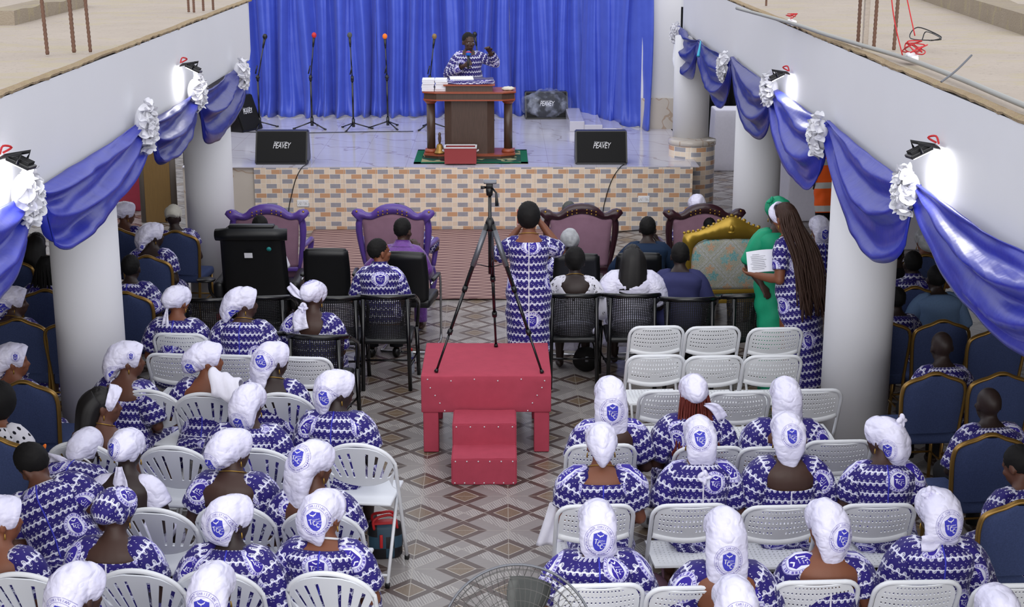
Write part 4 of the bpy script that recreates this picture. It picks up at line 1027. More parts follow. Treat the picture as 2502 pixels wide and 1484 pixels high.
def swag(A, B, bot, X, sgn, label, seed):
    """sgn: +1 the cloth bulges towards +X"""
    a = atX(*A, X); b = atX(*B, X); c = atX(*bot, X+sgn*.10); N, K = 48, 30; rings = []
    uc = max(.3, min(.7, (c.y-a.y)/(b.y-a.y))); D = (a.z+(b.z-a.z)*uc)-c.z; g = math.log(.5)/math.log(uc)
    for k in range(K+1):
        v = k/K; row = []
        for i in range(N+1):
            u = i/N; q = u**g; env = (4*q*(1-q)); p = a.lerp(b, u)
            sag = D*(.04+.96*v**1.15)*env**(.27+.5*(1-v)); fold = .030*(1-2*abs(sin(v*7.5+seed+1.3*(u-.5)+.8*sin(u*3+seed))))+.012*sin(v*23+u*5+seed*2)+.010*noise.noise(V((u*9, v*6, seed)))
            out = .035+.085*env**.5*(.35+.65*sin(pi*min(1, v*.95)))+fold*(.5+.9*env)+(.02 if v > .93 else 0)
            row.append(V((p.x+sgn*out, p.y, p.z-sag-.03*v+.006*sin(u*20+seed)*v)))
        rings.append(row)
    bm = newbm(); loft(bm, rings, closed=False); bmesh.ops.recalc_face_normals(bm, faces=bm.faces[:]); o = obj('fabric_swag', bm, MAT['swag_shaded' if 'dark' in label else 'swag']); m = o.modifiers.new('thickness', 'SOLIDIFY'); m.thickness = .006
    return tag(o, label, 'drape', 'blue satin swags along the balcony beams')
def rosette(px, py, X, sgn, w, h, label, seed):
    P = atX(px, py, X+sgn*.07); t = thing('fabric_rosette', label, 'rosette', P, 0, 'white cloth rosettes on the balcony beams'); rnd = random.Random(seed)
    bm = newbm(); ell(bm, (0, 0, 0), (.06, w*.42, h*.42)); n = 46
    for i in range(n):
        f = (i+.5)/n; a = i*2.39996; r = math.sqrt(f); cy, cz = r*cos(a)*w*.44, r*sin(a)*h*.44; d = V((sgn*(1.15-r*.9), cos(a)*r, sin(a)*r)).normalized(); c = V((sgn*.055*(1-r*.6), cy, cz))
        t1 = d.cross(V((0, .3, 1))).normalized(); t2 = d.cross(t1); s = rnd.uniform(.035, .055); ro = rnd.random()*6; rows = []
        for q in range(7):
            rows.append([c+t1*(s*(q/6)*cos(ro+2*pi*k/20))+t2*(s*(q/6)*sin(ro+2*pi*k/20))+d*(.012+.030*(q/6)**2*(1+.5*sin(3*2*pi*k/20+ro))) for k in range(12)])
        loft(bm, rows, True, False)
    obj('ruffled_petals', bm, MAT['rosette'], t); return t
def flood(px, py, X, sgn, label, power=2.6):
    P = atX(px, py, X+sgn*.13); t = thing('led_floodlight', label, 'floodlight', P, 0, 'LED floodlights over the swags'); K = MAT['black_plastic']; n = V((-sgn*.45, -.1, -.9)).normalized()
    ax = V((0, 1, 0)); ay = n.cross(ax).normalized(); ax = ay.cross(n); R = Matrix((ax, ay, n)).transposed()
    bm = newbm(); box(bm, (0, 0, 0), (.17, .13, .022), R, bev=.006)
    for i in range(5): box(bm, R @ V((-.06+.03*i, 0, -.018)), (.006, .1, .018), R)
    obj('housing', bm, K, t, smooth=False)
    bm = newbm(); box(bm, R @ V((0, 0, .013)), (.145, .105, .004), R); obj('lamp_glass', bm, MAT['led'], t, smooth=False)
    bm = newbm(); tube(bm, [R @ V((.09, 0, 0)), R @ V((.095, 0, -.06)), V((-sgn*.10, .05, .03)), V((-sgn*.10, -.05, .03)), R @ V((-.095, 0, -.06)), R @ V((-.09, 0, 0))], (.004, .012), 6); obj('bracket', bm, K, t)
    bm = newbm(); tube(bm, smoothpath([V((-sgn*.1, .02, .05)), V((-sgn*.06, .05, .075)), V((-sgn*.09, .0, .09)), V((-sgn*.1, -.03, .05))], 4), .006, 6); obj('red_wire', bm, MAT['red'], t)
    L = bpy.data.lights.new('flood_light', 'AREA'); L.shape = 'RECTANGLE'; L.size = .14; L.size_y = .10; L.energy = power; L.color = (1, .99, .97); o = bpy.data.objects.new('flood_light', L); COL.objects.link(o)
    o.parent = t; o.location = n*.03; o.rotation_euler = n.to_track_quat('-Z', 'Y').to_euler(); return t
# curtains
curtain(588, 803, 23.65, 23.6, 283, 'wide blue backdrop curtain behind the black and the red foam microphones', 1.2, 0.104, 5)
curtain(797, 934, 23.6, 23.62, 283, 'narrow blue backdrop curtain behind the grey and green foam microphone', 2.7, 0.104, 3)
curtain(926, 1247, 23.62, 23.6, 280, 'blue backdrop curtain behind the preacher and the lectern', 4.1, 0.117, 7)
curtain(1243, 1425, 23.75, 23.6, 283, 'blue backdrop curtain gathered behind the plastic wrapped loudspeaker', 5.5, .06, 5, gather=.05)
curtain(1420, 1588, 23.4, 22.1, 300, 'blue backdrop curtain falling over the marble steps', 6.6, .07, 4)
# speakers
P = at(686, 403, SZ); monitor((P.x, P.y+.22, SZ), 0, 'black wedge monitor near the stage edge, in front of the microphone with red foam')
P = at(1470, 403, SZ); monitor((P.x, P.y+.22, SZ), 0, 'black wedge monitor near the stage edge, in front of the marble steps')
P = at(1335, 292, SZ); mw = monitor((P.x, P.y+.22, SZ), .05, 'black wedge monitor wrapped in clear plastic film beside the lectern')
bm = newbm(); ell(bm, (0, 0, .2), (.40, .30, .235), None, 40, 24)
for v in bm.verts:
    v.co += v.co.normalized()*.05*noise.noise(v.co*9)+V((0, 0, .02*noise.noise(v.co*25))); v.co.z = max(.004, v.co.z)
pm = M('clear plastic film', sc(205, 212, 232), .12, .8); pm.coords(); fx = pm.noise(7, 4); pm.l((fx-.46).mx(0)*1.6+.07, pm.b.inputs['Alpha']); obj('plastic_film', bm, pm, mw)
P = at(606, 322, SZ); monitor((P.x-.12, P.y+.2, SZ), 1.1, 'tipped black loudspeaker half hidden behind the far shade-darkened blue swag', .5, .5)
for (bx, by, tx, ty, foam, lab, sd) in ((635, 314, 643, 89, 'black_plastic', 'microphone stand with black foam, nearest the tipped loudspeaker', 0), (763, 314, 765, 86, 'red', 'microphone stand with bright red foam ball', 1),
        (864, 317, 855, 86, 'hair_grey', 'microphone stand with grey and green foam ball', 2), (948, 313, 941, 89, 'orange', 'microphone stand with orange foam ball', 3),
        (1052, 315, 1059, 89, 'oak', 'microphone stand with tan foam, partly behind the lectern', 4), (1175, 300, 1163, 84, 'black_plastic', 'microphone stand with black foam right behind the preacher head', 5)):
    B_ = at(bx, by, SZ); T_ = atY(tx, ty, B_.y); mic_stand(bx, by, lab, foam, (T_.x-B_.x, 0), T_.z-SZ-.125, sd)
# lectern
LC = at(1147, 392, SZ); LY = LC.y+.32
lec = thing('lectern', 'walnut lectern with cherry edging on the patterned green mat', 'lectern', (LC.x, LY, SZ))
def chamf(w, d, c): return [(-w/2, d/2), (w/2, d/2), (w/2, -d/2+c), (w/2-c*1.8, -d/2), (-w/2+c*1.8, -d/2), (-w/2, -d/2+c)]
def slab(bm, poly, z0, z1):
    loft(bm, [[V((x, y, z)) for x, y in poly] for z in (z0, z1)]); bmesh.ops.recalc_face_normals(bm, faces=bm.faces[:])
bm = newbm(); slab(bm, chamf(1.16, .56, .10), 0, .035); obj('base', bm, MAT['wood'], lec, smooth=False)
bm = newbm(); slab(bm, chamf(1.18, .58, .10), .035, .06); obj('base_edging', bm, MAT['cherry'], lec, smooth=False)
bm = newbm(); slab(bm, chamf(.64, .40, .05), .06, .82); obj('pedestal', bm, MAT['wood'], lec, smooth=False)
for s in (-1, 1):
    bm = newbm(); lathe(bm, [(.055, .06), (.055, .80)], (s*.50, -.06, 0), 24); p = obj('pillar', bm, MAT['wood'], lec)
    bm = newbm(); lathe(bm, [(.085, .06), (.085, .09), (.065, .11), (.06, .115)], (s*.50, -.06, 0), 24); obj('pillar_foot', bm, MAT['cherry'], p)
    bm = newbm(); lathe(bm, [(.06, .765), (.065, .775), (.085, .80), (.085, .825)], (s*.50, -.06, 0), 24); obj('pillar_capital', bm, MAT['cherry'], p)
bm = newbm(); slab(bm, chamf(1.18, .56, .09), .825, .845); slab(bm, chamf(1.20, .58, .09), .93, .95); obj('cherry_edging', bm, MAT['cherry'], lec, smooth=False)
bm = newbm(); slab(bm, chamf(1.16, .54, .09), .84, .935); obj('top_slab', bm, MAT['wood'], lec, smooth=False)
bm = newbm(); slab(bm, [(-.30, .2), (.30, .2), (.30, -.2), (-.30, -.2)], .95, 1.03); obj('reading_box', bm, MAT['wood'], lec, smooth=False)
bm = newbm(); slab(bm, [(-.33, .22), (.33, .22), (.33, -.22), (-.33, -.22)], 1.03, 1.05); obj('reading_top', bm, MAT['cherry'], lec, smooth=False)
bm = newbm(); L_ = bm.loops.layers.uv.active; rings = []
for i in range(7):
    r = i/6; rings.append([V((LC.x+.02+(.31-.02*r)*(abs(cos(a))**.5)*(1 if cos(a) > 0 else -1), LY+(.20-.02*r)*(abs(sin(a))**.5)*(1 if sin(a) > 0 else -1), SZ+.962+.05*r+.006*sin(a*5+i))) for a in [2*pi*k/40 for k in range(40)]])
loft(bm, rings, True, True, True, lambda i, j: (j*.05, i*.02)); tag(obj('folded_cloth', bm, MAT['print']), 'folded blue printed cloth on the lectern reading top', 'cloth')
bm = newbm(); M4 = Matrix.Translation((LC.x-.10, LY-.02, SZ+1.018)) @ Euler((.12, 0, .1)).to_matrix().to_4x4(); box(bm, (0, 0, 0), (.30, .2, .012)); bmesh.ops.transform(bm, matrix=M4, verts=bm.verts); tag(obj('open_notebook', bm, MAT['paper'], smooth=False), 'open white notes lying on the folded printed cloth', 'notes')
rnd = random.Random(3)
for c in range(2):
    for i in range(7):
        bm = newbm(); box(bm, (0, 0, .011), (.155, .21, .021), bev=.003)
        b = thing('book', 'white paperback in the %s of the two book stacks on the lectern' % ('stack beside the printed cloth' if c else 'outer stack'), 'book', (LC.x-.525+c*.165+rnd.uniform(-.006, .006), LY-.08+rnd.uniform(-.006, .006), SZ+.87+.022*i), rnd.uniform(-.06, .06), 'white books stacked on the lectern')
        b['label'] = 'white paperback, %s in the book stack %s' % (['bottom one', 'second from the bottom', 'third from the bottom', 'middle one', 'third from the top', 'second from the top', 'topmost one'][i], 'next to the printed cloth' if c else 'on the outer lectern edge')
        obj('cover', bm, MAT['paper'], b, smooth=False); bm = newbm(); box(bm, (.004, .0, .011), (.150, .204, .014)); obj('pages', bm, MAT['white_cloth'], b, smooth=False)
bm = newbm(); ell(bm, (LC.x+.50, LY-.08, SZ+.893), (.085, .06, .028), None, 20, 10)
for v in bm.verts: v.co.z += .012*noise.noise(v.co*30)
tag(obj('hand_towel', bm, MAT['cream_cap']), 'crumpled cream hand towel on the bare end of the lectern', 'towel')
m = M('woven mat', rough=.9, spec=.1); x, y, z = m.coords(); n = m.noise(5, 1); k = m.noise(3.1, 0)
c = m.mix(n.gt(.5), sc(40, 74, 66), sc(150, 148, 116)); c = m.mix(k.gt(.56), c, sc(52, 40, 44)); m.base(c)
a, b = at(1035, 372, SZ), at(1012, 397, SZ); xr = at(1290, 397, SZ).x
bm = newbm(); box(bm, ((b.x+xr)/2, (a.y+b.y)/2+.0, SZ+.006), (xr-b.x, a.y-b.y+.25, .012)); mt = tag(obj('floor_mat', bm, m, smooth=False), 'green bordered patterned mat under the lectern', 'mat')
bm = newbm(); x0, x1, y0, y1 = b.x, xr, b.y-.125, a.y+.125
for (u0, u1, v0, v1) in ((x0, x1, y0, y0+.07), (x0, x1, y1-.07, y1), (x0, x0+.09, y0, y1), (x1-.09, x1, y0, y1)): box(bm, ((u0+u1)/2, (v0+v1)/2, SZ+.0085), (u1-u0, v1-v0, .012))
obj('green_border', bm, flat('green mat border', (26, 98, 74), .9, .1), mt, smooth=False)
lec.location.z = SZ+.014; lec.scale = (1, 1, .90)
# offering box, bell
P = at(1125, 404, SZ); ob = thing('offering_box', 'open brick red box with pale rim in front of the lectern', 'box', (P.x, P.y+.13, SZ+.012))
bm = newbm()
for s in (-1, 1): box(bm, (s*.195, 0, .105), (.012, .24, .2)); box(bm, (0, s*.12, .105), (.40, .012, .2))
box(bm, (0, 0, .01), (.4, .24, .015)); obj('box_body', bm, MAT['red_box'], ob, smooth=False)
bm = newbm()
for s in (-1, 1): box(bm, (s*.197, 0, .208), (.02, .265, .012)); box(bm, (0, s*.122, .208), (.41, .02, .012))
obj('rim', bm, MAT['white_metal'], ob, smooth=False)
for s in (-1, 1): bm = newbm(); tube(bm, [(s*.2, -.04, .15), (s*.225, -.04, .16), (s*.225, .04, .16), (s*.2, .04, .15)], .007, 6); obj('handle', bm, MAT['white_metal'], ob)
P = at(1076, 386, SZ); hb = thing('hand_bell', 'brass hand bell with dark handle beside the offering box', 'bell', (P.x, P.y+.02, SZ+.072))
hb.location = (LC.x-.385, LY-.2, SZ+.076)
bm = newbm(); lathe(bm, [(.075, 0), (.068, .012), (.052, .045), (.042, .09), (.030, .115), (.012, .125)], n=24); obj('bell_cup', bm, MAT['brass'], hb)
bm = newbm(); lathe(bm, [(.010, .12), (.017, .15), (.022, .19), (.017, .225), (.020, .25), (.008, .268)], n=16); obj('handle', bm, MAT['wood'], hb)
# cables, sockets
def cable(pts, lab, r=.006, mat='black_plastic', nm='cable'):
    bm = newbm(); tube(bm, smoothpath(pts, 6), r, 6); return tag(obj(nm, bm, MAT[mat]), lab, 'cable')
a = at(745, 398, SZ)
cable([(a.x+.02, SY+.35, SZ+.06), (a.x+.06, SY+.15, SZ+.02), (a.x-.0, SY-.012, SZ-.01), atY(722, 440, SY-.012), atY(712, 480, SY-.012), atY(706, 510, SY-.012), atY(704, 560, SY-.05)], 'black cable running down the mosaic wall behind the purple throne')
a = at(1522, 398, SZ)
cable([(a.x+.02, SY+.35, SZ+.06), (a.x+.03, SY+.15, SZ+.02), (a.x-.06, SY-.012, SZ-.01), atY(1495, 440, SY-.012), atY(1480, 485, SY-.012), atY(1473, 520, SY-.012), atY(1470, 566, SY-.05)], 'black cable running down the mosaic wall behind the plum throne beside the photographer')
cable([at(1500, 568, .008), at(1570, 562, .008), at(1640, 560, .008), at(1700, 563, .008)], 'black cable lying on the tiles along the foot of the stage')
cable([at(590, 322, SZ+.008), at(720, 325, SZ+.008), at(900, 322, SZ+.008), at(1010, 321, SZ+.008)], 'black cable lying on the stage between the microphone stands')
for px, py, lab in ((740, 497, 'white double wall socket behind the purple throne by the recliner'), (1573, 487, 'white double wall socket between the two plum thrones')):
    P = atY(px, py, SY-.006); t = thing('wall_socket', lab, 'socket', P); bm = newbm(); box(bm, (0, 0, 0), (.146, .012, .086), bev=.004); obj('plate', bm, MAT['white_plastic'], t, smooth=False)
    for s in (-1, 1):
        bm = newbm(); box(bm, (s*.02, -.008, .02), (.018, .006, .022)); obj('rocker', bm, MAT['rosette'], t, smooth=False)
        for q in (-1, 0, 1): bm = newbm(); box(bm, (s*.04+q*.011, -.0065, -.012 if q else .004), (.005, .002, .009)); obj('pin_hole', bm, MAT['black_plastic'], t, smooth=False)
# ---------------------------------------------------------------- swags, rosettes and lamps along the beams
XA = XL+.02; XB = XR-.02
swag((-330, 640), (40, 478), (-60, 770), XA, 1, 'blue swag hanging beyond the lamp lit rosette, cut off at the view edge', 1.0)
swag((70, 462), (338, 292), (150, 612), XA, 1, 'wide blue swag above the thick column beside the long straight black hair', 2.0)
swag((345, 292), (465, 224), (393, 404), XA, 1, 'small shade-darkened blue swag in front of the gold panelled cabinet', 3.0)
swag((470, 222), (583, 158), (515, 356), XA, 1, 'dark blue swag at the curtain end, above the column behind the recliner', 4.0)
swag((1664, 62), (1714, 98), (1692, 202), XB, -1, 'narrow shade-darkened blue swag over the stage plinth column', 5.0)
swag((1714, 96), (1797, 142), (1752, 263), XB, -1, 'small shade-darkened blue swag with a turquoise ribbon tie', 6.0)
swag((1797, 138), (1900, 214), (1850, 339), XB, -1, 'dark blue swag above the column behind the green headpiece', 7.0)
swag((1897, 212), (2037, 297), (1950, 446), XB, -1, 'blue swag lit white along one edge by the floodlight', 8.0)
swag((2034, 294), (2256, 449), (2130, 618), XB, -1, 'deep blue swag above the column beside the woman with long braids', 9.0)
swag((2252, 446), (2680, 690), (2460, 842), XB, -1, 'largest blue swag, hanging over the banquet chairs and the bald man', 10.0)
for a in ((58, 480, XA, 1, .24, .30, 'lamp lit white rosette at the end of the widest blue swag'), (350, 309, XA, 1, .23, .36, 'tall white rosette between the wide swag and the small dark swag'),
          (476, 225, XA, 1, .20, .27, 'white rosette under the small floodlight nearest the curtain'), (585, 181, XA, 1, .20, .28, 'white rosette at the rounded beam end by the curtain'),
          (1656, 82, XB, -1, .16, .22, 'white rosette at the top of the stage plinth column'), (1775, 163, XB, -1, .20, .26, 'white rosette beside the swag with turquoise ribbon'),
          (1885, 219, XB, -1, .20, .24, 'brightly lit white rosette under the floodlight above the green headpiece'), (2007, 331, XB, -1, .22, .28, 'white rosette between the lamp bleached swag and the deep swag'),
          (2222, 466, XB, -1, .22, .26, 'big white rosette glowing under the nearest floodlight by the largest swag')): rosette(*a, seed=a[0])
flood(52, 398, XL, 1, 'black LED floodlight over the widest blue swag'); flood(473, 168, XL, 1, 'small black LED floodlight over the small dark swag nearest the curtain', .9)
flood(1897, 188, XR, -1, 'black LED floodlight above the rosette over the green headpiece', 1.8); flood(2245, 372, XR, -1, 'black LED floodlight beside the largest blue swag')
bm = newbm(); p = [atX(1712, 100, XB-.1), atX(1709, 120, XB-.13), atX(1706, 138, XB-.15)]; tube(bm, smoothpath(p, 4), lerpl([.006, .014, .02], 9), 8); tag(obj('ribbon_tie', bm, flat('turquoise ribbon', (70, 180, 214), .4)), 'turquoise ribbon tied round the narrow swag end', 'ribbon')
bm = newbm(); p = [atX(1658, 100, XB-.02), atX(1660, 150, XB-.05), atX(1668, 190, XB-.05)]; tube(bm, smoothpath(p, 4), lerpl([.05, .09, .07], 9), 20, fold=lambda i, a: .08*sin(5*a)); tag(obj('white_drape', bm, MAT['rosette']), 'loose white cloth hanging down the stage plinth column', 'drape')
# ---------------------------------------------------------------- things on the balcony slabs
MAT['conduit'] = flat('grey pvc', (158, 158, 154), .5, .3)
def rod(px, py, z, h, lab, r=.011, lean=(0, 0)):
    P = at(px, py, z); bm = newbm(); n = 60; tube(bm, [P+V((lean[0]*i/n, lean[1]*i/n, h*i/n-.01)) for i in range(n+1)], [r*(1.18 if i % 2 else .9) for i in range(n+1)], 6)
    return tag(obj('steel_rod', bm, RUST), lab, 'rebar', 'rusty steel rods sticking out of the balcony slabs')
RUST = flat('rusty steel', (116, 88, 74), .8, .3, .2, nz=.35, nscale=70)
zl, zr = 3.04, 3.04
for a in ((116, 130, zl, .9, 'leftover rusty rod standing alone, farthest from the curtain of the three on the kerb slab', .012, (-.03, 0)), (181, 125, zl, .9, 'middle rusty rod of the three on the kerb slab', .013, (-.02, 0)), (221, 124, zl, .9, 'rusty rod nearest the curtain of the three on the kerb slab', .011, (-.03, 0)),
          (461, 27, zl, .5, 'rusty rod at the outer corner of the small cluster near the curtain', .011, (0, 0)), (474, 28, zl, .5, 'second rusty rod in the small cluster near the curtain', .011, (0, 0)), (497, 24, zl, .5, 'third rusty rod in the small cluster near the curtain', .011, (0, 0)), (521, 22, zl, .5, 'rusty rod of the small cluster standing closest to the curtain', .011, (0, 0)),
          (2096, 109, zr, .9, 'rusty rod leaning on the pale post', .012, (0, 0)), (2135, 114, zr, .9, 'rusty rod just beyond the pale post', .012, (.01, 0)), (2184, 119, zr, .9, 'rusty rod beside the looping red wires', .012, (.02, 0)), (1872, 12, zr, .4, 'short rusty rod far along the conduit slab', .01, (0, 0))): rod(*a)
P = at(2113, 112, zr); bm = newbm(); box(bm, (P.x, P.y, zr+.45), (.035, .05, .95), bev=.006); tag(obj('concrete_post', bm, MAT['concrete'], smooth=False), 'pale square post between rusty rods on the conduit slab', 'post')
cable([at(1800, 20, zr+.02), at(1935, 57, zr+.02), at(2020, 85, zr+.02), at(2110, 112, zr+.02), at(2220, 145, zr+.02), at(2340, 190, zr+.02), at(2440, 232, zr+.02), at(2560, 282, zr+.02)], 'grey plastic conduit lying along the balcony slab', .015, 'conduit', 'conduit')
P = at(2228, 142, zr+.02); bm = newbm(); box(bm, P, (.05, .16, .045), bev=.012); box(bm, P+V((0, .0, .02)), (.07, .07, .03), bev=.012); tag(obj('pipe_junction', bm, MAT['white_plastic'], smooth=False), 'white pipe junction under the tangle of red wire', 'junction')
P = at(1935, 55, zr+.02); bm = newbm(); box(bm, P, (.05, .18, .045), bev=.012); tag(obj('pipe_junction', bm, MAT['white_plastic'], smooth=False), 'white pipe junction with red wire farther along the conduit', 'junction')
rnd = random.Random(5)
def tangle(c, n, s, lab, mat, r=.004):
    pts = [c+V((rnd.uniform(-s, s), rnd.uniform(-s*2, s*2), rnd.uniform(0, s*1.3))) for _ in range(n)]; cable(pts, lab, r, mat, 'wire_tangle')
tangle(at(2236, 130, zr+.05), 26, .06, 'tangle of red wire on the white pipe junction', 'red'); tangle(at(1935, 47, zr+.05), 10, .04, 'small coil of red wire farther along the conduit', 'red')
tangle(at(2262, 112, zr+.02), 9, .10, 'loose black wire loops beside the red tangle', 'black_plastic')
q = at(2205, 135, zr+.05); cable([q, q+V((-.06, .05, .25)), q+V((-.10, .1, .6)), q+V((-.12, .1, .95)), q+V((-.06, .1, .8)), q+V((.0, .08, .45)), q+V((.07, .0, .12))], 'long red wire looping up from the tangle', .004, 'red', 'red_wire')
a, b = at(2370, 188, zr+.03), at(2300, 200, zr+.03); cable([b, b.lerp(a, .5)+V((0, 0, .05)), a+V((0, 0, .12))], 'bent rusty tie wire lying across the conduit', .006, 'steel_grey', 'tie_wire')
# ---------------------------------------------------------------- rug, red platform, tripod
m = M('woven pink rug', rough=.92, spec=.1); x, y, z = m.coords(); w1_ = (x*16).sin(); w1 = ((x*16+(y*15).fl()*pi).sin()); w2 = ((y*15+w1_*.12).fr()-.5).abs()
m.base(m.mix((w1*.5+.5)*(w2.lt(.36)), sc(124, 96, 96), sc(176, 146, 138))); m.bump(w1*w2, .5, .02)
a, b = at(768, 563, 0), at(1345, 563, 0); c = at(1150, 734, 0)
bm = newbm(); NX, NY = 60, 40
loft(bm, [[V((a.x+(b.x-a.x)*i/NX, c.y+(a.y-.05-c.y)*j/NY, .012+.004*noise.noise(V((i*.3, j*.4, 1))))) for i in range(NX+1)] for j in range(NY+1)], closed=False); solid(bm, .010); tag(obj('rug', bm, m), 'dusty pink woven rug on the tiles in front of the thrones', 'rug')
fa, fb = at(1036, 1108, 0), at(1341, 1108, 0); BY = (fa.y+fb.y)/2; BZ = atY(1180, 919, BY).z; BB = at(1180, 838, BZ).y; BX0, BX1 = fa.x-.015, fb.x+.015; az = atY(1180, 1008, BY).z
pf = thing('camera_platform', 'red cloth covered wooden platform carrying the tripod', 'platform', ((BX0+BX1)/2, (BY+BB)/2, 0)); ox, oy = pf.location.x, pf.location.y; wd_, dp_ = BX1-BX0, BB-BY
bm = newbm(); box(bm, (0, 0, (BZ+az)/2), (wd_, dp_, BZ-az), bev=.008); bmesh.ops.subdivide_edges(bm, edges=bm.edges[:], cuts=5, use_grid_fill=True)
for v in bm.verts: v.co += V((0, -1, 0))*.008*noise.noise(v.co*5)+V((0, 0, .007*noise.noise(v.co*8+V((3, 0, 0)))))*(1 if v.co.z < az+.1 else .4)
obj('cloth_cover', bm, MAT['red_cloth'], pf)
for sx in (-1, 1):
    for sy in (-1, 1): bm = newbm(); box(bm, (sx*(wd_/2-.07), sy*(dp_/2-.06), az/2+.005), (.115, .10, az), bev=.008); obj('leg', bm, MAT['red_cloth'], pf, smooth=False)
tacks = [(-wd_/2+.05+(wd_-.1)*i/5, -dp_/2-.006, BZ-.025-.012*(i % 2)) for i in range(6)]+[(s*(wd_/2-.07-.035*i), -dp_/2-.008, BZ-.09-.06*i) for s in (-1, 1) for i in range(4)]
def tack(p, par):
    bm = newbm(); ell(bm, p, (.0055, .004, .0055), None, 8, 6); obj('tack', bm, MAT['logo'], par)
for p in tacks: tack(p, pf)
s1 = at(1103, 1186, 0); s2 = at(1263, 1186, 0); Y1 = (s1.y+s2.y)/2; z1 = atY(1183, 1122, Y1).z; Y2 = at(1183, 1086, z1).y; z2 = atY(1183, 1037, Y2).z; Y3 = BY-.012
st = thing('step_unit', 'small two step red stool in front of the red platform', 'steps', ((s1.x+s2.x)/2, Y1, 0)); ww = s2.x-s1.x
bm = newbm(); pr = [(0, 0), (0, z1), (Y2-Y1, z1), (Y2-Y1, z2), (Y3-Y1, z2), (Y3-Y1, 0)]
loft(bm, [[V((x*(1.0), y, z)) for y, z in pr] for x in [-ww/2+ww*i/10 for i in range(11)]]); bmesh.ops.recalc_face_normals(bm, faces=bm.faces[:]); bmesh.ops.bevel(bm, geom=[e for e in bm.edges if e.calc_face_angle(0) > 1], offset=.008, segments=2, affect='EDGES')
for v in bm.verts: v.co += V((0, 1, 1))*.004*noise.noise(v.co*9)
obj('cloth_cover', bm, MAT['red_cloth'], st, smooth=False)
for i in range(6): tack((-ww/2+.03+(ww-.06)*i/5, -.005, z1-.018), st)
for i in range(5): tack((-ww/2+.03+(ww-.06)*i/4, Y2-Y1-.005, z2-.02), st)
for i in range(7): tack((-ww/2+.025+(ww-.05)*i/6, -.005, .018), st)
F = [at(1065, 911, BZ), at(1325, 913, BZ), at(1212, 848, BZ)]; hubY = sum(p.y for p in F)/3; hub = atY(1197, 548, hubY); hd = atY(1196, 468, hubY)
tp = thing('tripod', 'black camera tripod standing on the red platform', 'tripod', (hub.x, hub.y, BZ)); o = tp.location; K = MAT['black_metal']
for f in F:
    a, b = hub-o, f-o; a = a+V(((b-a).x*.05, (b-a).y*.05, 0)); d = b-a; s_ = d.cross(V((0, 0, 1))).normalized()
    bm = newbm(); tube(bm, [a, a+d*.10, a+d*.45], [.020, .017, .016], 10); l = obj('leg', bm, K, tp)
    bm = newbm(); tube(bm, [a+d*.42, a+d*.74], .0125, 8); obj('middle_section', bm, K, l); bm = newbm(); tube(bm, [a+d*.70, b-d*.01], .009, 8); obj('lower_section', bm, K, l)
    bm = newbm(); tube(bm, [b-d*.025, b+V((0, 0, .004))], [.013, .017], 10); obj('rubber_foot', bm, MAT['black_plastic'], l)
    bm = newbm()
    for q in (.43, .72): tube(bm, [a+d*(q-.015), a+d*(q+.02)], .02, 8)
    obj('leg_lock', bm, MAT['black_plastic'], l); bm = newbm(); tube(bm, [V((0, 0, (hub-o).z-.33)), a+d*.26], (.010, .004), 6); obj('brace', bm, K, tp)
    bm = newbm(); tube(bm, [a+d*.04, a+d*.28], .021, 10); obj('foam_grip', bm, MAT['steel_grey'], l)
h0 = hub-o; h1 = hd-o
bm = newbm(); lathe(bm, [(.024, h0.z-.05), (.034, h0.z-.03), (.034, h0.z+.015), (.02, h0.z+.05)], (h0.x, h0.y, 0), 16); obj('shoulder', bm, MAT['black_plastic'], tp)
bm = newbm(); tube(bm, [(h0.x, h0.y, h0.z-.38), (h0.x, h0.y, h1.z)], .013, 10); obj('centre_column', bm, K, tp)
hh = thing  # pan head
bm = newbm(); lathe(bm, [(.022, h1.z-.03), (.026, h1.z), (.026, h1.z+.025), (.018, h1.z+.03)], (h1.x, h1.y, 0), 14); box(bm, (h1.x, h1.y, h1.z+.045), (.05, .05, .035), bev=.006); hdo = obj('pan_head', bm, MAT['black_plastic'], tp)
bm = newbm(); box(bm, (h1.x+.005, h1.y, h1.z+.072), (.095, .09, .018), bev=.004); obj('quick_plate', bm, MAT['steel_grey'], hdo)
bm = newbm(); tube(bm, [(h1.x+.02, h1.y-.02, h1.z+.03), (h1.x+.05, h1.y-.06, h1.z+.0), (h1.x+.055, h1.y-.1, h1.z-.09)], [.007, .008, .014], 8); obj('pan_handle', bm, MAT['black_plastic'], hdo)
bm = newbm(); tube(bm, [(h1.x-.02, h1.y, h1.z+.03), (h1.x-.065, h1.y, h1.z+.03)], [.008, .013], 8); obj('tilt_knob', bm, MAT['black_plastic'], hdo)
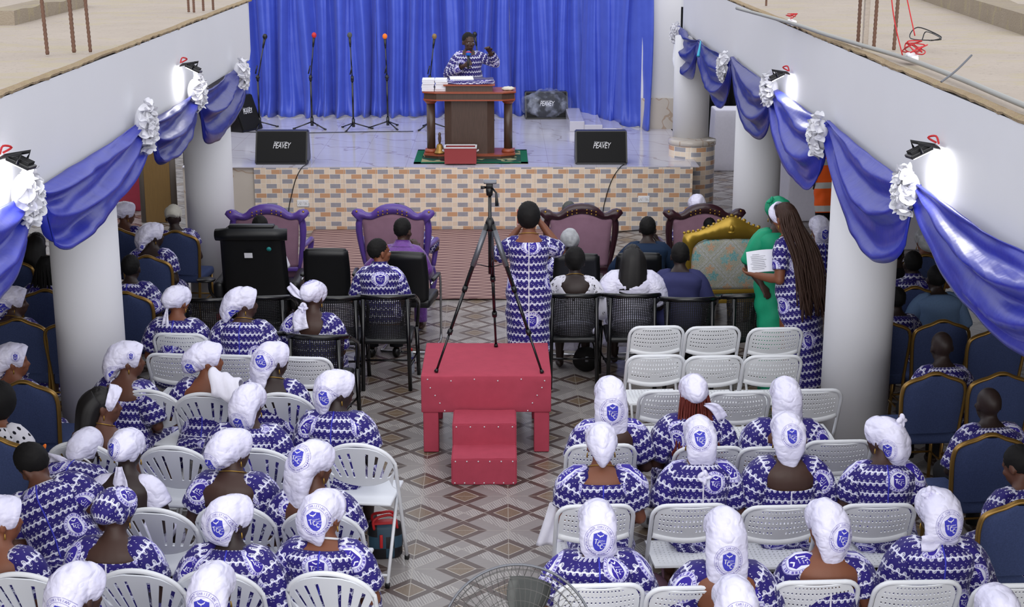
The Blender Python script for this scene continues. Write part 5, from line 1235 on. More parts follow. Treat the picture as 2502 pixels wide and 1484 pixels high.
# ---------------------------------------------------------------- pedestal fan close to the lens
dr = ray(1265, 1572); fc = CAM+dr*(4.55/dr.dot(CR @ V((0, 0, -1)))); fan = thing('pedestal_fan', 'wire caged pedestal fan rising at the bottom edge of the view', 'fan', (fc.x, fc.y, 0)); ax = V((0, -.93, .36)).normalized(); e1 = V((1, 0, 0)); e2 = e1.cross(ax).normalized()*-1; fz = fc.z; RF = .232
C0 = V((0, 0, fz)); GW = flat('grey fan wire', (96, 94, 92), .35, .5, .5)
bm = newbm()
for sg in (-1, 1):
    for r in (.05, .09, .13, .165, .195, .218):
        d = ax*(sg*.075*math.sqrt(max(0, 1-(r/RF)**2))); tube(bm, [C0+d+e1*(r*cos(2*pi*k/40))+e2*(r*sin(2*pi*k/40)) for k in range(40)], .0010, 4, False, True)
    for k in range(60): a = 2*pi*k/60; tube(bm, [C0+ax*(sg*.075*math.sqrt(max(0, 1-(r/RF)**2)))+e1*(r*cos(a+.25*(r/RF)*sg))+e2*(r*sin(a+.25*(r/RF)*sg)) for r in (.04, .1, .16, .2, .225, RF)], .0009, 4)
obj('wire_guard', bm, GW, fan)
bm = newbm(); tube(bm, [C0+e1*(RF*cos(2*pi*k/64))+e2*(RF*sin(2*pi*k/64)) for k in range(64)], .004, 8, False, True); obj('rim', bm, MAT['steel_grey'], fan)
for k in range(3):
    a0 = 1.35+2*pi*k/3; bm = newbm(); rows = []
    for i in range(9):
        r = .035+.165*i/8; wb = .22+.18*sin(pi*i/8)+.10*(i/8); rows.append([C0+e1*(r*cos(a0+wb*q))+e2*(r*sin(a0+wb*q))+ax*(.035*q) for q in (-1, -.5, 0, .5, 1)])
    loft(bm, rows, closed=False); solid(bm, .003); obj('fan_blade', bm, flat('smoky grey blade', (70, 72, 70), .35, .5), fan)
bm = newbm(); tube(bm, [C0+ax*.05, C0-ax*.05, C0-ax*.17], [.045, .055, .045], 16); obj('motor', bm, MAT['black_plastic'], fan)
bm = newbm(); bk = C0-ax*.12; tube(bm, [V((0, bk.y, .03)), V((0, bk.y, bk.z))], .016, 10); pole = obj('pole', bm, MAT['black_metal'], fan)
bm = newbm(); lathe(bm, [(.2, 0), (.2, .015), (.06, .035), (.02, .06)], (0, bk.y, 0), 28); obj('base', bm, MAT['black_plastic'], fan)
# ---------------------------------------------------------------- bottles and bags
def bottle(px, py, lab, rz=0, cap='red'):
    P = at(px, py, 0); t = thing('water_bottle', lab, 'bottle', P, rz, 'small water bottles on the tiles'); g = BOT
    bm = newbm(); lathe(bm, [(.028, 0), (.031, .01), (.031, .06), (.027, .085), (.031, .11), (.031, .15), (.018, .19), (.013, .2), (.013, .21)], n=18); obj('bottle_body', bm, g, t)
    bm = newbm(); lathe(bm, [(.0316, .105), (.0316, .155)], n=18, cap=False); obj('label_band', bm, flat('bottle label', (60, 66, 140), .4), t)
    bm = newbm(); lathe(bm, [(.0155, .205), (.0155, .225), (.013, .228)], n=14); obj('cap', bm, MAT[cap], t)
BOT = m_glass('clear bottle plastic', (196, 206, 222), .08, .45)
bottle(875, 912, 'red capped water bottle on the tiles beside the seated man in printed shirt'); bottle(1005, 912, 'red capped water bottle under the armchair edge near the red platform'); bottle(1706, 868, 'red capped water bottle behind the empty folding chairs'); bottle(1752, 866, 'blue capped water bottle behind the empty folding chairs', 0, 'ink_blue'); bottle(1990, 500, 'water bottle on the tiles by the white covered table', 0, 'red'); bottle(1792, 412, 'water bottle beside the draped chair in the shadow', 0, 'ink_blue')
P = at(942, 1358, 0); bag = thing('handbag', 'patchwork handbag with red handles on the tiles by a folding chair leg', 'handbag', P, .15)
m = M('patchwork leather', rough=.45, spec=.4); x, y, z = m.coords(); k = (((x*19+40).fl()*3.1+(z*13+40).fl()*7.7).sin()*437.5).fr(); c = m.mix(k.gt(.25), sc(196, 186, 176), sc(24, 24, 28)); c = m.mix(k.gt(.55), c, sc(46, 74, 92)); c = m.mix(k.gt(.85), c, sc(150, 60, 50)); m.base(c)
bm = newbm(); loft(bm, [[V((w_*cos(a)*(abs(cos(a))**-.35 if abs(cos(a)) > .1 else 1), d_*sin(a), z)) for a in [2*pi*j/28 for j in range(28)]] for w_, d_, z in ((.095, .055, 0), (.11, .07, .02), (.115, .075, .12), (.105, .06, .20), (.10, .05, .225))]); obj('bag_body', bm, m, bag)
for s in (-1, 1): bm = newbm(); tube(bm, smoothpath([(-.07, s*.045, .20), (-.075, s*.05, .26), (-.02, s*.03-.01, .285), (.05, s*.03, .28), (.075, s*.045, .20)], 4), .009, 8); obj('handle', bm, MAT['red'], bag)
bm = newbm(); box(bm, (0, 0, .228), (.16, .07, .02), bev=.008); obj('red_lining', bm, MAT['red'], bag); bm = newbm(); box(bm, (-.03, -.078, .13), (.02, .01, .09), bev=.004); obj('tassel', bm, MAT['red'], bag)
def softbag(px, py, s, mat, lab, rz=0):
    P = at(px, py, 0); t = thing('bag', lab, 'bag', P, rz); bm = newbm(); ell(bm, (0, 0, s[2]*.5), (s[0]/2, s[1]/2, s[2]*.5), None, 24, 16)
    for v in bm.verts: v.co += v.co.normalized()*.02*noise.noise(v.co*12); v.co.z = max(0, v.co.z)
    obj('bag_body', bm, MAT[mat], t); bm = newbm(); tube(bm, smoothpath([(-s[0]*.3, 0, s[2]*.85), (-s[0]*.2, 0, s[2]*1.25), (s[0]*.2, 0, s[2]*1.25), (s[0]*.3, 0, s[2]*.85)], 4), .008, 6); obj('strap', bm, MAT[mat], t); bm = newbm(); box(bm, (0, -s[1]*.46, s[2]*.62), (.03, .02, .05), bev=.004); obj('clasp', bm, MAT['steel_grey'], t)
softbag(1432, 908, (.24, .16, .22), 'hair', 'soft black bag on the tiles under the lace dress chair'); softbag(1592, 1520, (.22, .14, .30), 'pink_velvet', 'dusty pink bag on the floor beside the bottom row folding chair', .3)
softbag(1583, 1290, (.14, .12, .12), 'logo', 'small beaded white purse on the tiles between two folding chairs')
# ---------------------------------------------------------------- background of the two aisles
P = at(388, 546, 0); cab = thing('panelled_cabinet', 'tall amber panelled cabinet with grey posts in the dim aisle', 'cabinet', (P.x, P.y+.2, 0))
bm = newbm(); box(bm, (0, 0, .85), (.34, .34, 1.7), bev=.01); obj('amber_panel', bm, MAT['oak'], cab, smooth=False)
for s in (-1, 1): bm = newbm(); lathe(bm, [(.05, 0), (.05, 1.7)], (s*.19, -.12, 0), 18); obj('grey_post', bm, MAT['grey_post'], cab)
bm = newbm(); box(bm, (0, 0, 1.72), (.5, .4, .04), bev=.008); obj('cabinet_top', bm, MAT['wood'], cab, smooth=False)
P = at(322, 520, 0); tb = thing('draped_table', 'table under a crimson cloth in the dim aisle by the cabinet', 'table', (P.x-.4, P.y+.4, 0))
bm = newbm(); box(bm, (0, 0, .36), (1.0, .6, .72), bev=.02); bmesh.ops.subdivide_edges(bm, edges=bm.edges[:], cuts=8, use_grid_fill=True)
for v in bm.verts: v.co.y += .02*sin(v.co.x*22)*(1-v.co.z/.75)
obj('tablecloth', bm, MAT['red_cloth'], tb)
P = at(448, 470, 0); monitor((P.x+.1, P.y+1.1, 0), .2, 'large black loudspeaker on the aisle floor beyond the amber cabinet', .6, .75, 'floor_loudspeaker')
P = at(318, 440, 0); monitor((P.x-.1, P.y+.9, .0), -.1, 'black loudspeaker on the aisle floor beyond the crimson table', .6, 1.0, 'floor_loudspeaker')
def covered(px, py, w, d, h, lab, nm='covered_table', cat='table'):
    P = at(px, py, 0); t = thing(nm, lab, cat, (P.x, P.y+d/2, 0)); bm = newbm(); box(bm, (0, 0, h/2), (w, d, h), bev=.02); bmesh.ops.subdivide_edges(bm, edges=bm.edges[:], cuts=7, use_grid_fill=True)
    for v in bm.verts: f = 1-v.co.z/h; v.co.x *= 1+.12*f+.03*sin(v.co.y*30)*f; v.co.y *= 1+.12*f+.03*sin(v.co.x*26)*f
    obj('white_cover', bm, MAT['white_cloth'], t)
covered(1782, 418, .5, .5, .95, 'white draped chair in the shadow beyond the stage plinth', 'covered_chair', 'chair'); covered(2000, 540, .8, .7, .75, 'white covered table in the aisle beside the person in hi-vis vest'); covered(1925, 505, .5, .5, .8, 'white covered chair in the aisle behind the green headpiece', 'covered_chair', 'chair')
covered(2225, 610, .9, .6, .78, 'pale covered table in the dim aisle behind the patterned headwrap')
bm = newbm(); P = at(1765, 395, 0); rings = [[V((P.x-.75+1.9*i/60, 25.1+.05*sin(i*.9), z)) for i in range(61)] for z in (0, 1.2, 2.4)]; loft(bm, rings, closed=False); solid(bm, .01); tag(obj('curtain', bm, MAT['trouser']), 'black sheet standing in for the dark opening beyond the stage plinth', 'curtain')  # black sheet added in place of the opening's darkness
# ---------------------------------------------------------------- seating
R_ = -.10
fan_list = [(50, 1402, 'slotted folding chair under the woman with the gold hoop earring'), (332, 1394, 'slotted folding chair under the person in the blue printed turban'), (525, 1396, 'slotted folding chair behind the woman with shell button collar'),
 (800, 1400, 'slotted folding chair under the woman with pearl necklace'), (566, 1234, 'slotted folding chair behind the bare backed woman with gold chain'), (780, 1250, 'slotted folding chair under the woman in the long sloping headwrap'), (372, 1244, 'slotted folding chair beside the white bare backed dress'),
 (418, 1092, 'empty slotted folding chair beside the woman in white dress'), (628, 1098, 'slotted folding chair half hidden by the round turned headwrap'), (872, 1086, 'slotted folding chair at the aisle with the patchwork handbag'), (358, 954, 'slotted folding chair beside the long straight black hair'),
 (497, 962, 'slotted folding chair behind the woman with white towel on her shoulder'), (685, 962, 'slotted folding chair behind the woman with dark bare neck'), (190, 1082, 'slotted folding chair half hidden by the tied white bow')]
for px, py, lab in fan_list: put_chair('fan', px, py, R_-.04, lab)
perf_list = [(438, 818, 'punched back folding chair under the woman with thin hanging scarf end'), (425, 868, 'punched back folding chair behind the woman facing sideways by the column', ), (562, 871, 'empty punched back folding chair between the two tall headwraps'), (738, 876, 'empty punched back folding chair beside the dark bare neck'),
 (1606, 800, 'empty folding chair in the first empty row, behind the navy shirt'), (1744, 801, 'empty folding chair in the first empty row, behind the gold floral throne'), (1897, 804, 'empty folding chair in front of the emerald dress hem'),
 (1604, 871, 'empty folding chair in the second row, beside the tall crest headwrap'), (1747, 873, 'empty folding chair in the second row, beyond the crumpled round headwrap'), (1891, 872, 'empty folding chair in the second row, beyond the tall twisted headwrap'),
 (1640, 958, 'folding chair partly hidden by the crumpled round headwrap'), (1807, 961, 'folding chair between the crumpled and the tall twisted headwrap'), (1985, 955, 'folding chair against the thick column'),
 (1470, 1090, 'folding chair behind the plain smooth headwrap, under the tall crest headwrap'), (1735, 1096, 'folding chair under the woman with auburn braids'), (1892, 1096, 'folding chair under the woman in the tall twisted headwrap'), (2050, 1080, 'empty folding chair at the foot of the thick column'),
 (1456, 1238, 'folding chair under the woman in the plain smooth headwrap'), (1690, 1236, 'folding chair under the woman with a bow at her nape'), (1912, 1240, 'folding chair under the dark bare backed woman with thin gold chain'), (2147, 1236, 'folding chair under the woman turning her head beside the empty chair'),
 (1468, 1432, 'folding chair overlapped by the fan cage'), (1690, 1438, 'folding chair half hidden by the bottom headwrap'), (1998, 1424, 'folding chair under the woman in the pointed headwrap'), (2247, 1424, 'folding chair with a yellow green leaf on its corner'), (2490, 1432, 'folding chair cut off in the bottom corner')]
for px, py, lab in perf_list: put_chair('perf', px, py, (R_ if px < 1000 else .05 if px < 2100 else .03), lab)
cane_list = [(940, 727, 0, 'black cane armchair under the man in printed shirt'), (632, 729, 0, 'black cane armchair facing the big recliner'), (812, 730, 0, 'empty black cane armchair behind the black leather chair'), (500, 735, 0, 'black cane armchair by the tray table'),
 (607, 818, R_, 'black cane armchair under the woman in the long sideways headwrap'), (765, 825, R_, 'black cane armchair under the woman with the knotted scarf'), (1404, 724, 0, 'black cane armchair under the woman in white lace'), (1547, 724, 0, 'black cane armchair under the woman in white satin'),
 (1688, 733, 0, 'black cane armchair under the man in navy shirt'), (1848, 722, .35, 'black cane armchair held by the hand beside the emerald dress')]
for px, py, rz, lab in cane_list: put_chair('cane', px, py, rz, lab)
for px, py, rz, lab in [(795, 613, 0, 'empty black leather chair beside the recliner'), (985, 621, -.15, 'black leather chair under the boy in violet'), (1410, 626, 0, 'black leather chair under the woman in silver headwrap'), (1562, 624, 0, 'black leather chair under the man in teal suit')]: put_chair('leather', px, py, rz, lab)
ban = [(25, 567, 'banquet chair just under the widest swag at the view edge'), (96, 622, 'banquet chair holding the woman with thin black braids'), (20, 633, 'banquet chair cut by the view edge below the hanging swag'), (110, 710, 'banquet chair between thin black braids and the thick column'), (358, 627, 'banquet chair between the two columns, behind the woman in tilted headwrap'),
 (285, 560, 'banquet chair under the bare shouldered woman with a hoop earring'), (428, 566, 'banquet chair under the person in cream cap'), (42, 781, 'banquet chair behind the woman in profile with drop earring, upper one'), (172, 786, 'banquet chair pressed against the thick column'), (305, 716, 'banquet chair half hidden by the thick column on its stage side'),
 (55, 934, 'banquet chair under the woman in profile with pearl drop earring'), (-15, 1072, 'banquet chair in front of the child with the hair clip'),
 (2160, 786, 'banquet chair half hidden by the thick column beside the light blue shirt'), (2305, 785, 'banquet chair under the man in light blue shirt'), (2440, 806, 'banquet chair under the hem of the largest swag'), (2288, 914, 'banquet chair under the bald man in printed shirt by the column'), (2450, 914, 'banquet chair beyond the bald man by the view edge'),
 (2424, 1064, 'banquet chair under the broad bald man'), (2500, 1228, 'banquet chair under the printed dress at the view edge'), (2236, 703, 'banquet chair under the man with shaved head next to the column'), (2262, 624, 'banquet chair under the patterned headwrap')]
for px, py, lab in ban: put_chair('banquet', px, py, (-.12 if px < 1000 else .10), lab)
# thrones
for px, mat, rz, lab in ((659, 'purple', .03, 'purple carved throne with pink velvet back beside the white column'), (970, 'purple', -.06, 'purple carved throne with pink velvet back in front of the boy in violet'), (1413, 'maroon', .05, 'dark plum carved throne beside the photographer'), (1710, 'maroon', .04, 'dark plum carved throne behind the gold floral throne')):
    P = atY(px, 640, 14.75); throne(MAT[mat], (P.x, 15.0, 0), rz, lab)
# gold throne with a floral back
def gold_throne():
    P = atY(1770, 700, 13.95); t = thing('gold_throne', 'gold framed throne with pale floral damask back', 'chair', (P.x, 14.2, 0), .08); t.scale = (1.12, 1, 1.0); G = flat('antique gold leaf', (172, 140, 52), .34, .5, .55)
    H = [(0, 1.20), (.05, 1.185), (.10, 1.155), (.16, 1.115), (.22, 1.09), (.28, 1.06), (.34, 1.05), (.39, 1.04), (.40, .98), (.39, .7), (.38, .45)]
    I = [(0, .985), (.05, .99), (.10, .985), (.16, .985), (.22, .985), (.27, .96), (.30, .93), (.315, .90), (.325, .80), (.32, .6), (.31, .48)]
    full = lambda h: [(-x, z) for x, z in reversed(h[1:])]+h; O, N = full(H), full(I); ln = lambda z: .24+.16*max(0, z-.45); bm = newbm()
    vv = lambda Q, d: [bm.verts.new((x, -ln(z)+d, z)) for x, z in Q]
    A, B, C, D = vv(O, -.02), vv(N, -.03), vv(N, .02), vv(O, .03)
    for i in range(len(O)-1):
        for p, q in ((A, B), (B, C), (C, D), (D, A)): bm.faces.new((p[i], p[i+1], q[i+1], q[i]))
    for e in (0, len(O)-1): bm.faces.new([p[e] for p in (A, B, C, D)])
    bmesh.ops.recalc_face_normals(bm, faces=bm.faces[:]); box(bm, (0, -ln(.45), .46), (.7, .05, .05), bev=.01); fr = obj('gilded_frame', bm, G, t)
    bm = newbm()
    for s in (-1, 1):
        for k in range(11):
            f = k/10; j = min(int(f*6.99), 6); u = f*7-j; x = H[j][0]+(H[min(j+1, 7)][0]-H[j][0])*u; z = H[j][1]+(H[min(j+1, 7)][1]-H[j][1])*u; bmesh.ops.create_icosphere(bm, subdivisions=2, radius=.014+.005*(k % 3 == 0), matrix=Matrix.Translation((s*x, -ln(z), z+.008)))
    obj('beading', bm, G, fr); bm = newbm(); ell(bm, (0, -ln(1.08)-.03, 1.09), (.022, .016, .032)); ell(bm, (0, -ln(1.05)-.03, 1.05), (.03, .016, .014)); obj('crown_ornament', bm, G, fr)
    m = M('floral damask', rough=.8, spec=.2); x, y, z = m.coords(); u = x*3.1; v = z*2.55
    a = ((u+v).fr()-.5).abs(); b = ((u-v).fr()-.5).abs(); lat = a.mn(b); n = m.noise(26, 2)
    band = lat.lt(.085+.03*1)*1; sc_ = ((u+v)*34).sin()*((u-v)*34).sin()
    ca = ((u+v).fr()-.5+.5).fr(); cx = ((u+v).fr()-.0); d1 = ((u+v+.5).fr()-.5); d2 = ((u-v+.5).fr()-.5); r = (d1*d1+d2*d2).sqrt()
    c = m.mix(n, sc(158, 160, 146), sc(174, 174, 158)); c = m.mix(OR((lat-.05).abs().lt(.018), (lat-.10).abs().lt(.010))*1, c, sc(178, 182, 186)); c = m.mix(sc_.gt(.55)*lat.lt(.11), c, sc(188, 190, 192))
    def rose(ox, oz, col, R):
        qx = ((x-ox)*3.1+.5).fr()-.5; qz = ((z-oz)*2.55+.5).fr()-.5; qx2 = ((x-ox)*3.1).fr()-.5; qz2 = ((z-oz)*2.55).fr()-.5; o = None
        for p, q in ((qx, qz), (qx2, qz2)):
            rr = (p*p+q*q).sqrt(); th = q.atan2(p); k = rr.lt((th*5).sin()*.03+R); o = k if o is None else o.mx(k); ring = ((rr*60).sin().gt(.3))*k
        return o
    c = m.mix(rose(.0, .10, 0, .10), c, sc(196, 160, 130)); c = m.mix(rose(.035, .03, 0, .11), c, sc(104, 166, 172)); c = m.mix(rose(-.04, .0, 0, .10), c, sc(120, 174, 178)); c = m.mix(rose(.0, -.075, 0, .08), c, sc(198, 158, 128))
    vo = m.n('TexVoronoi', feature='DISTANCE_TO_EDGE'); vo.inputs['Scale'].default_value = 60; m.l(m.vec, vo.inputs['Vector']); vd = E(m.nt, vo.outputs['Distance']); c = m.mix(vd.lt(.07)*.5, c, sc(206, 204, 192)); m.base(c)
    bm = newbm(); rows = []
    for i in range(13):
        f = i/12; row = []
        for j in range(13):
            q = -1+j/6; w_ = .315+.012*sin(pi*f); zt = .985-.085*abs(q)**4; zz = .47+(zt-.47)*f; row.append(V((q*w_, -ln(zz)-.015-.025*(1-q**4)*sin(pi*(.05+.9*f)), zz)))
        rows.append(row)
    loft(bm, rows, closed=False); bmesh.ops.recalc_face_normals(bm, faces=bm.faces[:]); solid(bm, .05); obj('floral_back', bm, m, t)
    bm = newbm(); box(bm, (0, .08, .42), (.62, .58, .12), bev=.045, seg=3); obj('seat', bm, m, t)
    bm = newbm(); box(bm, (0, .08, .35), (.62, .58, .05), bev=.01); obj('seat_rail', bm, G, t)
    for s in (-1, 1):
        for y in (-.24, .33): bm = newbm(); tube(bm, smoothpath([(s*.30, y, .35), (s*.32, y, .2), (s*.30, y, 0)], 4), lerpl([.03, .035, .02], 9), 10); obj('leg', bm, G, t)
        bm = newbm(); tube(bm, smoothpath([(s*.36, -.26, .70), (s*.39, -.05, .70), (s*.39, .2, .66), (s*.33, .25, .42)], 4), .024, 10); obj('armrest', bm, G, t)
gold_throne()
# recliner with tray
def recliner():
    P = at(613, 556, 1.12); t = thing('recliner', 'big black leather massage recliner with its back to the hall', 'armchair', (P.x, P.y+.34, 0)); L = MAT['leather']
    bm = newbm(); rows = []
    for i in range(13):
        f = i/12; z = .22+.86*f; w_ = .33-.02*f+.0*sin(pi*f); row = []
        for j in range(13): q = -1+j/6; row.append(V((q*w_, -.12-.22*f-.035*(1-q**6), z)))
        rows.append(row)
    loft(bm, rows, closed=False); bmesh.ops.recalc_face_normals(bm, faces=bm.faces[:]); solid(bm, .18); bmesh.ops.bevel(bm, geom=[e for e in bm.edges if e.calc_face_angle(0) > 1], offset=.03, segments=3, affect='EDGES'); obj('backrest', bm, L, t)
    bm = newbm(); tube(bm, [(-.33, -.33, 1.05), (-.2, -.345, 1.055), (.2, -.345, 1.055), (.33, -.33, 1.05)], [.055, .062, .062, .055], 14); obj('head_roll', bm, L, t)
    bm = newbm(); box(bm, (0, -.30, 1.125), (.42, .10, .03), bev=.012); obj('top_flap', bm, L, t)
    bm = newbm(); box(bm, (0, .18, .36), (.56, .6, .2), bev=.05, seg=3); obj('seat', bm, L, t)
    for s in (-1, 1): bm = newbm(); box(bm, (s*.36, .12, .42), (.10, .62, .28), bev=.04, seg=3); a = obj('armrest', bm, L, t); bm = newbm(); box(bm, (s*.36, .10, .22), (.07, .6, .05), bev=.01); obj('red_rail', bm, MAT['red_box'], a)
    bm = newbm(); box(bm, (0, .1, .1), (.6, .6, .16), bev=.02); obj('base', bm, MAT['black_plastic'], t)
    bm = newbm(); box(bm, (-.03, -.365, .86), (.075, .004, .05), Euler((.25, 0, .0)).to_matrix()); obj('paper_label', bm, MAT['paper'], t, smooth=False)
    bm = newbm(); lathe(bm, [(.022, 0), (.022, .004)], n=20); bmesh.ops.transform(bm, matrix=Matrix.Translation((.165, -.385, .925)) @ Euler((pi/2+.25, 0, 0)).to_matrix().to_4x4(), verts=bm.verts); obj('teal_sticker', bm, flat('teal sticker', (40, 140, 140), .5), t)
    q = at(503, 684, .62)-t.location; bm = newbm(); lathe(bm, [(.085, .61), (.09, .62), (.085, .628)], (q.x, q.y, 0), 24); tr = obj('tray', bm, MAT['black_plastic'], t); bm = newbm(); tube(bm, smoothpath([(q.x+.03, q.y, .61), (q.x+.04, q.y, .5), (q.x+.09, q.y+.08, .42), (-.36, .1, .4)], 4), .014, 8); obj('tray_arm', bm, K, tr)
recliner()
# ---------------------------------------------------------------- the congregation
lc = M('white lace', sc(228, 226, 238), .8, .2); lc.coords(); vo = lc.n('TexVoronoi', feature='SMOOTH_F1'); vo.inputs['Scale'].default_value = 34; lc.l(lc.vec, vo.inputs['Vector']); vd = E(lc.nt, vo.outputs['Distance']); nz = lc.noise(9, 1); lc.l(OR((vd-.22).abs().gt(.07), nz.gt(.56)), lc.b.inputs['Alpha']); MAT['lace'] = lc
dm = M('dotted white cotton', rough=.8, spec=.2); u, v, _ = dm.coords('UV'); dx = ((u*22+((v*22).fl()*.5)).fr()-.5); dy = ((v*22).fr()-.5); dm.base(dm.mix((dx*dx+dy*dy).sqrt().lt(.2), sc(232, 230, 238), sc(30, 30, 40))); MAT['dotted'] = dm
G1 = 'women in blue wave print'
BACK = ((0, -.19, -.03), (0, -1, .18), .074, 0)
def bk(z=-.03, R=.074, roll=0, x=0, tilt=.18): return [((x, -.19, z), (x*4, -1, tilt), R, roll)]
def side(x=.12, y=-.14, z=-.02, R=.07, roll=0, n=(1, -.55, .1)): return [((x, y, z), n, R, roll)]
SC = (.468, .12, .04, .30); WIDE = (.455, .16, .05, .16); CREW = (.478, 0, .03); VB = (.468, .15, .04, .55)
W = lambda kind, crest=None, **k: dict(kind=kind, crest=crest, **k)
# block beside the thick column with the woman in braids
person('seated woman in tall crest headwrap hanging over her nape, facing the empty chairs', 1490, 975, .05, wrap=W('tall', bk(-.03, .082)), skin='skin', neck=WIDE, sleeve=(.085, .8), w=1.1)
person('seated woman in crumpled round headwrap with auburn braids down her back', 1696, 962, .05, wrap=W('round', None, tail=[[(.05, -.12, -.03), (.12, -.15, -.05), (.17, -.15, -.12), .035]]), hair='redbraids', skin='skin4', neck=CREW, sleeve=(.085, .9), w=1.15)
person('seated woman in tall twisted headwrap by the thick column', 1920, 975, .0, wrap=W('tall', bk(-.14, .07, -.5, .03), wide=.95), skin='skin4', neck=SC, sleeve=(.10, .65), w=1.12)
person('seated woman in plain smooth headwrap with a gold chain down her nape', 1470, 1085, .02, wrap=W('round', None, end=(0, -.01, -.07)), skin='skin2', neck=(.47, .065, .04, .3), sleeve=(.10, .7), chain='gold', w=1.05)
person('seated woman with crest headwrap tied in a bow at her nape', 1711, 1068, .03, wrap=W('bag', bk(.05, .07, .15, -.02, .45), knot=(0, -.20, -.17), wide=.95), skin='skin4', neck=CREW, sleeve=(.075, .9), zipc='white', w=1.1)
person('seated woman with dark bare back and thin gold chain, headwrap crest low', 1925, 1062, .02, wrap=W('point', bk(.05, .065, .1, 0, .5)), skin='skin', neck=(.455, .15, .04, .35), sleeve=(.09, .9), chain='gold', zipc='white', w=1.15)
person('seated woman turning her head beside the empty chair at the column', 2168, 1068, .0, head=(-42, 0, 0), wrap=W('bun', side(-.12, -.14, -.03, .06, 0, (-1, -.6, 0)), knot=(.02, -.10, .13), end=(0, .03, -.08)), skin='skin', neck=CREW, sleeve=(.07, .7), w=1.12)
person('seated woman in crest headwrap with a thin loose end, behind the fan cage', 1460, 1282, .02, wrap=W('bag', bk(-.02, .078, -.12), tail=[[(.05, -.17, -.14), (.08, -.19, -.22), (.11, -.19, -.29), .022]]), skin='skin4', neck=CREW, sleeve=(.09, .8), w=1.2)
person('seated woman in the tallest crest headwrap with brown bare shoulders', 1770, 1310, .02, wrap=W('tall', bk(-.06, .072, -.06), end=(0, -.01, -.06)), skin='skin2', neck=(.455, .20, .05, .25), sleeve=(.085, .8), w=1.15, zipc=None)
person('seated woman in pointed crest headwrap with brown bare back', 2022, 1285, .02, head=(-12, 0, 0), wrap=W('point', bk(.0, .07, -.25, .02)), skin='skin2', neck=(.448, .14, .04, .22), sleeve=(.075, .6), zipc='white', w=1.12)
person('seated woman in large crest headwrap with pointed side, by the aisle of banquet chairs', 2292, 1252, .05, head=(-10, 0, 0), wrap=W('bag', bk(-.01, .078, .12), wide=1.08, end=(-.02, 0, .0), knot=(-.06, -.03, .125), tail=[[(-.03, -.13, -.07), (-.09, -.14, -.10), (-.14, -.13, -.105), .045]]), skin='skin', neck=CREW, sleeve=(.085, .95), w=1.2)
person('seated woman cut off at the bottom edge beside the tallest headwrap', 1797, 1478, .02, wrap=W('bag', bk(.0, .078)), skin='skin', neck=SC)
person('seated person in white headwrap at the bottom corner by the cut off folding chair', 2442, 1500, .02, wrap=W('round'), skin='skin', neck=CREW)
# block beside the thick column with the long straight hair
person('seated woman in headwrap with thin hanging scarf end, beside the column behind the recliner', 428, 735, R_, head=(22, 0, 0), wrap=W('round', side(-.10, -.13, -.01, .06, .3, (-.8, -1, .1)), tail=[[(0, -.13, -.02), (.0, -.16, -.12), (.01, -.18, -.24), (.01, -.18, -.33), .035]]), skin='skin2', neck=CREW, sleeve=(.085, .8))
person('seated woman in profile with long sideways headwrap in a cane armchair', 588, 738, R_, head=(68, 0, 0), wrap=W('bag', side(.13, -.15, -.06, .07, .2), end=(0, -.06, 0)), skin='skin', neck=CREW, sleeve=(.085, .8), chain='gold', zipc='blue', w=1.15)
person('seated woman with knotted scarf and crest on her crown in a cane armchair', 762, 722, R_, head=(18, 8, 0), wrap=W('round', [((-.03, -.08, .14), (-.25, -.8, .75), .06, .25)], knot=(0, -.15, -.07), tail=[[(0, -.15, -.07), (-.02, -.18, -.15), (.01, -.19, -.25), .065], [(-.03, -.13, .0), (-.10, -.14, .05), (-.16, -.13, .09), .035]]), skin='skin', neck=(.47, .18, .04, .85), sleeve=(.085, .95), w=1.05)
person('seated woman facing sideways by the thick column, headwrap with two crests', 305, 876, -.35, head=(58, 0, 0), wrap=W('bag', side(.13, -.15, -.08, .07, .3)+[((.10, .02, .06), (1, .1, .2), .03, 0)], end=(0, -.04, 0)), skin='skin4', neck=SC, sleeve=(.085, .9), w=1.12)
person('seated woman in sideways headwrap with a white towel over her shoulder', 497, 876, R_, head=(68, 0, 0), wrap=W('bun', side(.10, -.20, -.03, .066, .3, (.9, -.8, .1))), skin='skin2', neck=SC, sleeve=(.085, .8))
person('seated woman with dark bare neck and tall folded headwrap', 660, 878, R_, head=(48, 0, 0), wrap=W('bag', side(.07, -.19, .04, .07, .6, (.5, -1, .3)), end=(0, -.02, -.05)), skin='skin3', neck=(.44, .14, .04, .25), sleeve=(.08, .7), chain='gold', zipc=None)
person('seated woman with shiny headwrap hanging low, crest over her nape, amid slotted chairs', 605, 985, R_, head=(14, 0, 0), wrap=W('bag', bk(-.09, .07, .25)), skin='skin', neck=CREW, sleeve=(.09, .9), w=1.15)
person('seated woman in glasses with hoop earring at the aisle, headwrap sloping to a point', 815, 952, R_-.05, head=(55, 0, 0), wrap=W('point', side(.09, -.18, .0, .07, .3, (.75, -1, .25))), skin='skin3', neck=(.50, 0, .02), sleeve=(.08, .75), w=1.15, zipc='blue')
person('seated woman with long straight black hair and white headband beside the column', 243, 985, -.3, head=(60, 0, 0), wrap=dict(kind='band'), hair='long', skin='skin4', neck=(.42, .12, .05, .1), sleeve=None, chain='gold', zipc=None)
person('stooping woman in pale headwrap tied in a big bow with pearl beads', 205, 1100, -.2, head=(10, -25, 0), lean=50, wrap=W('round', knot=(0, -.16, -.02), tail=[[(0, -.16, -.03), (.03, -.19, -.12), (.06, -.20, -.20), .045], [(0, -.16, -.02), (-.08, -.18, .02), (-.16, -.17, .03), .05]]), skin='skin3', neck=CREW, chain='pearl_white')
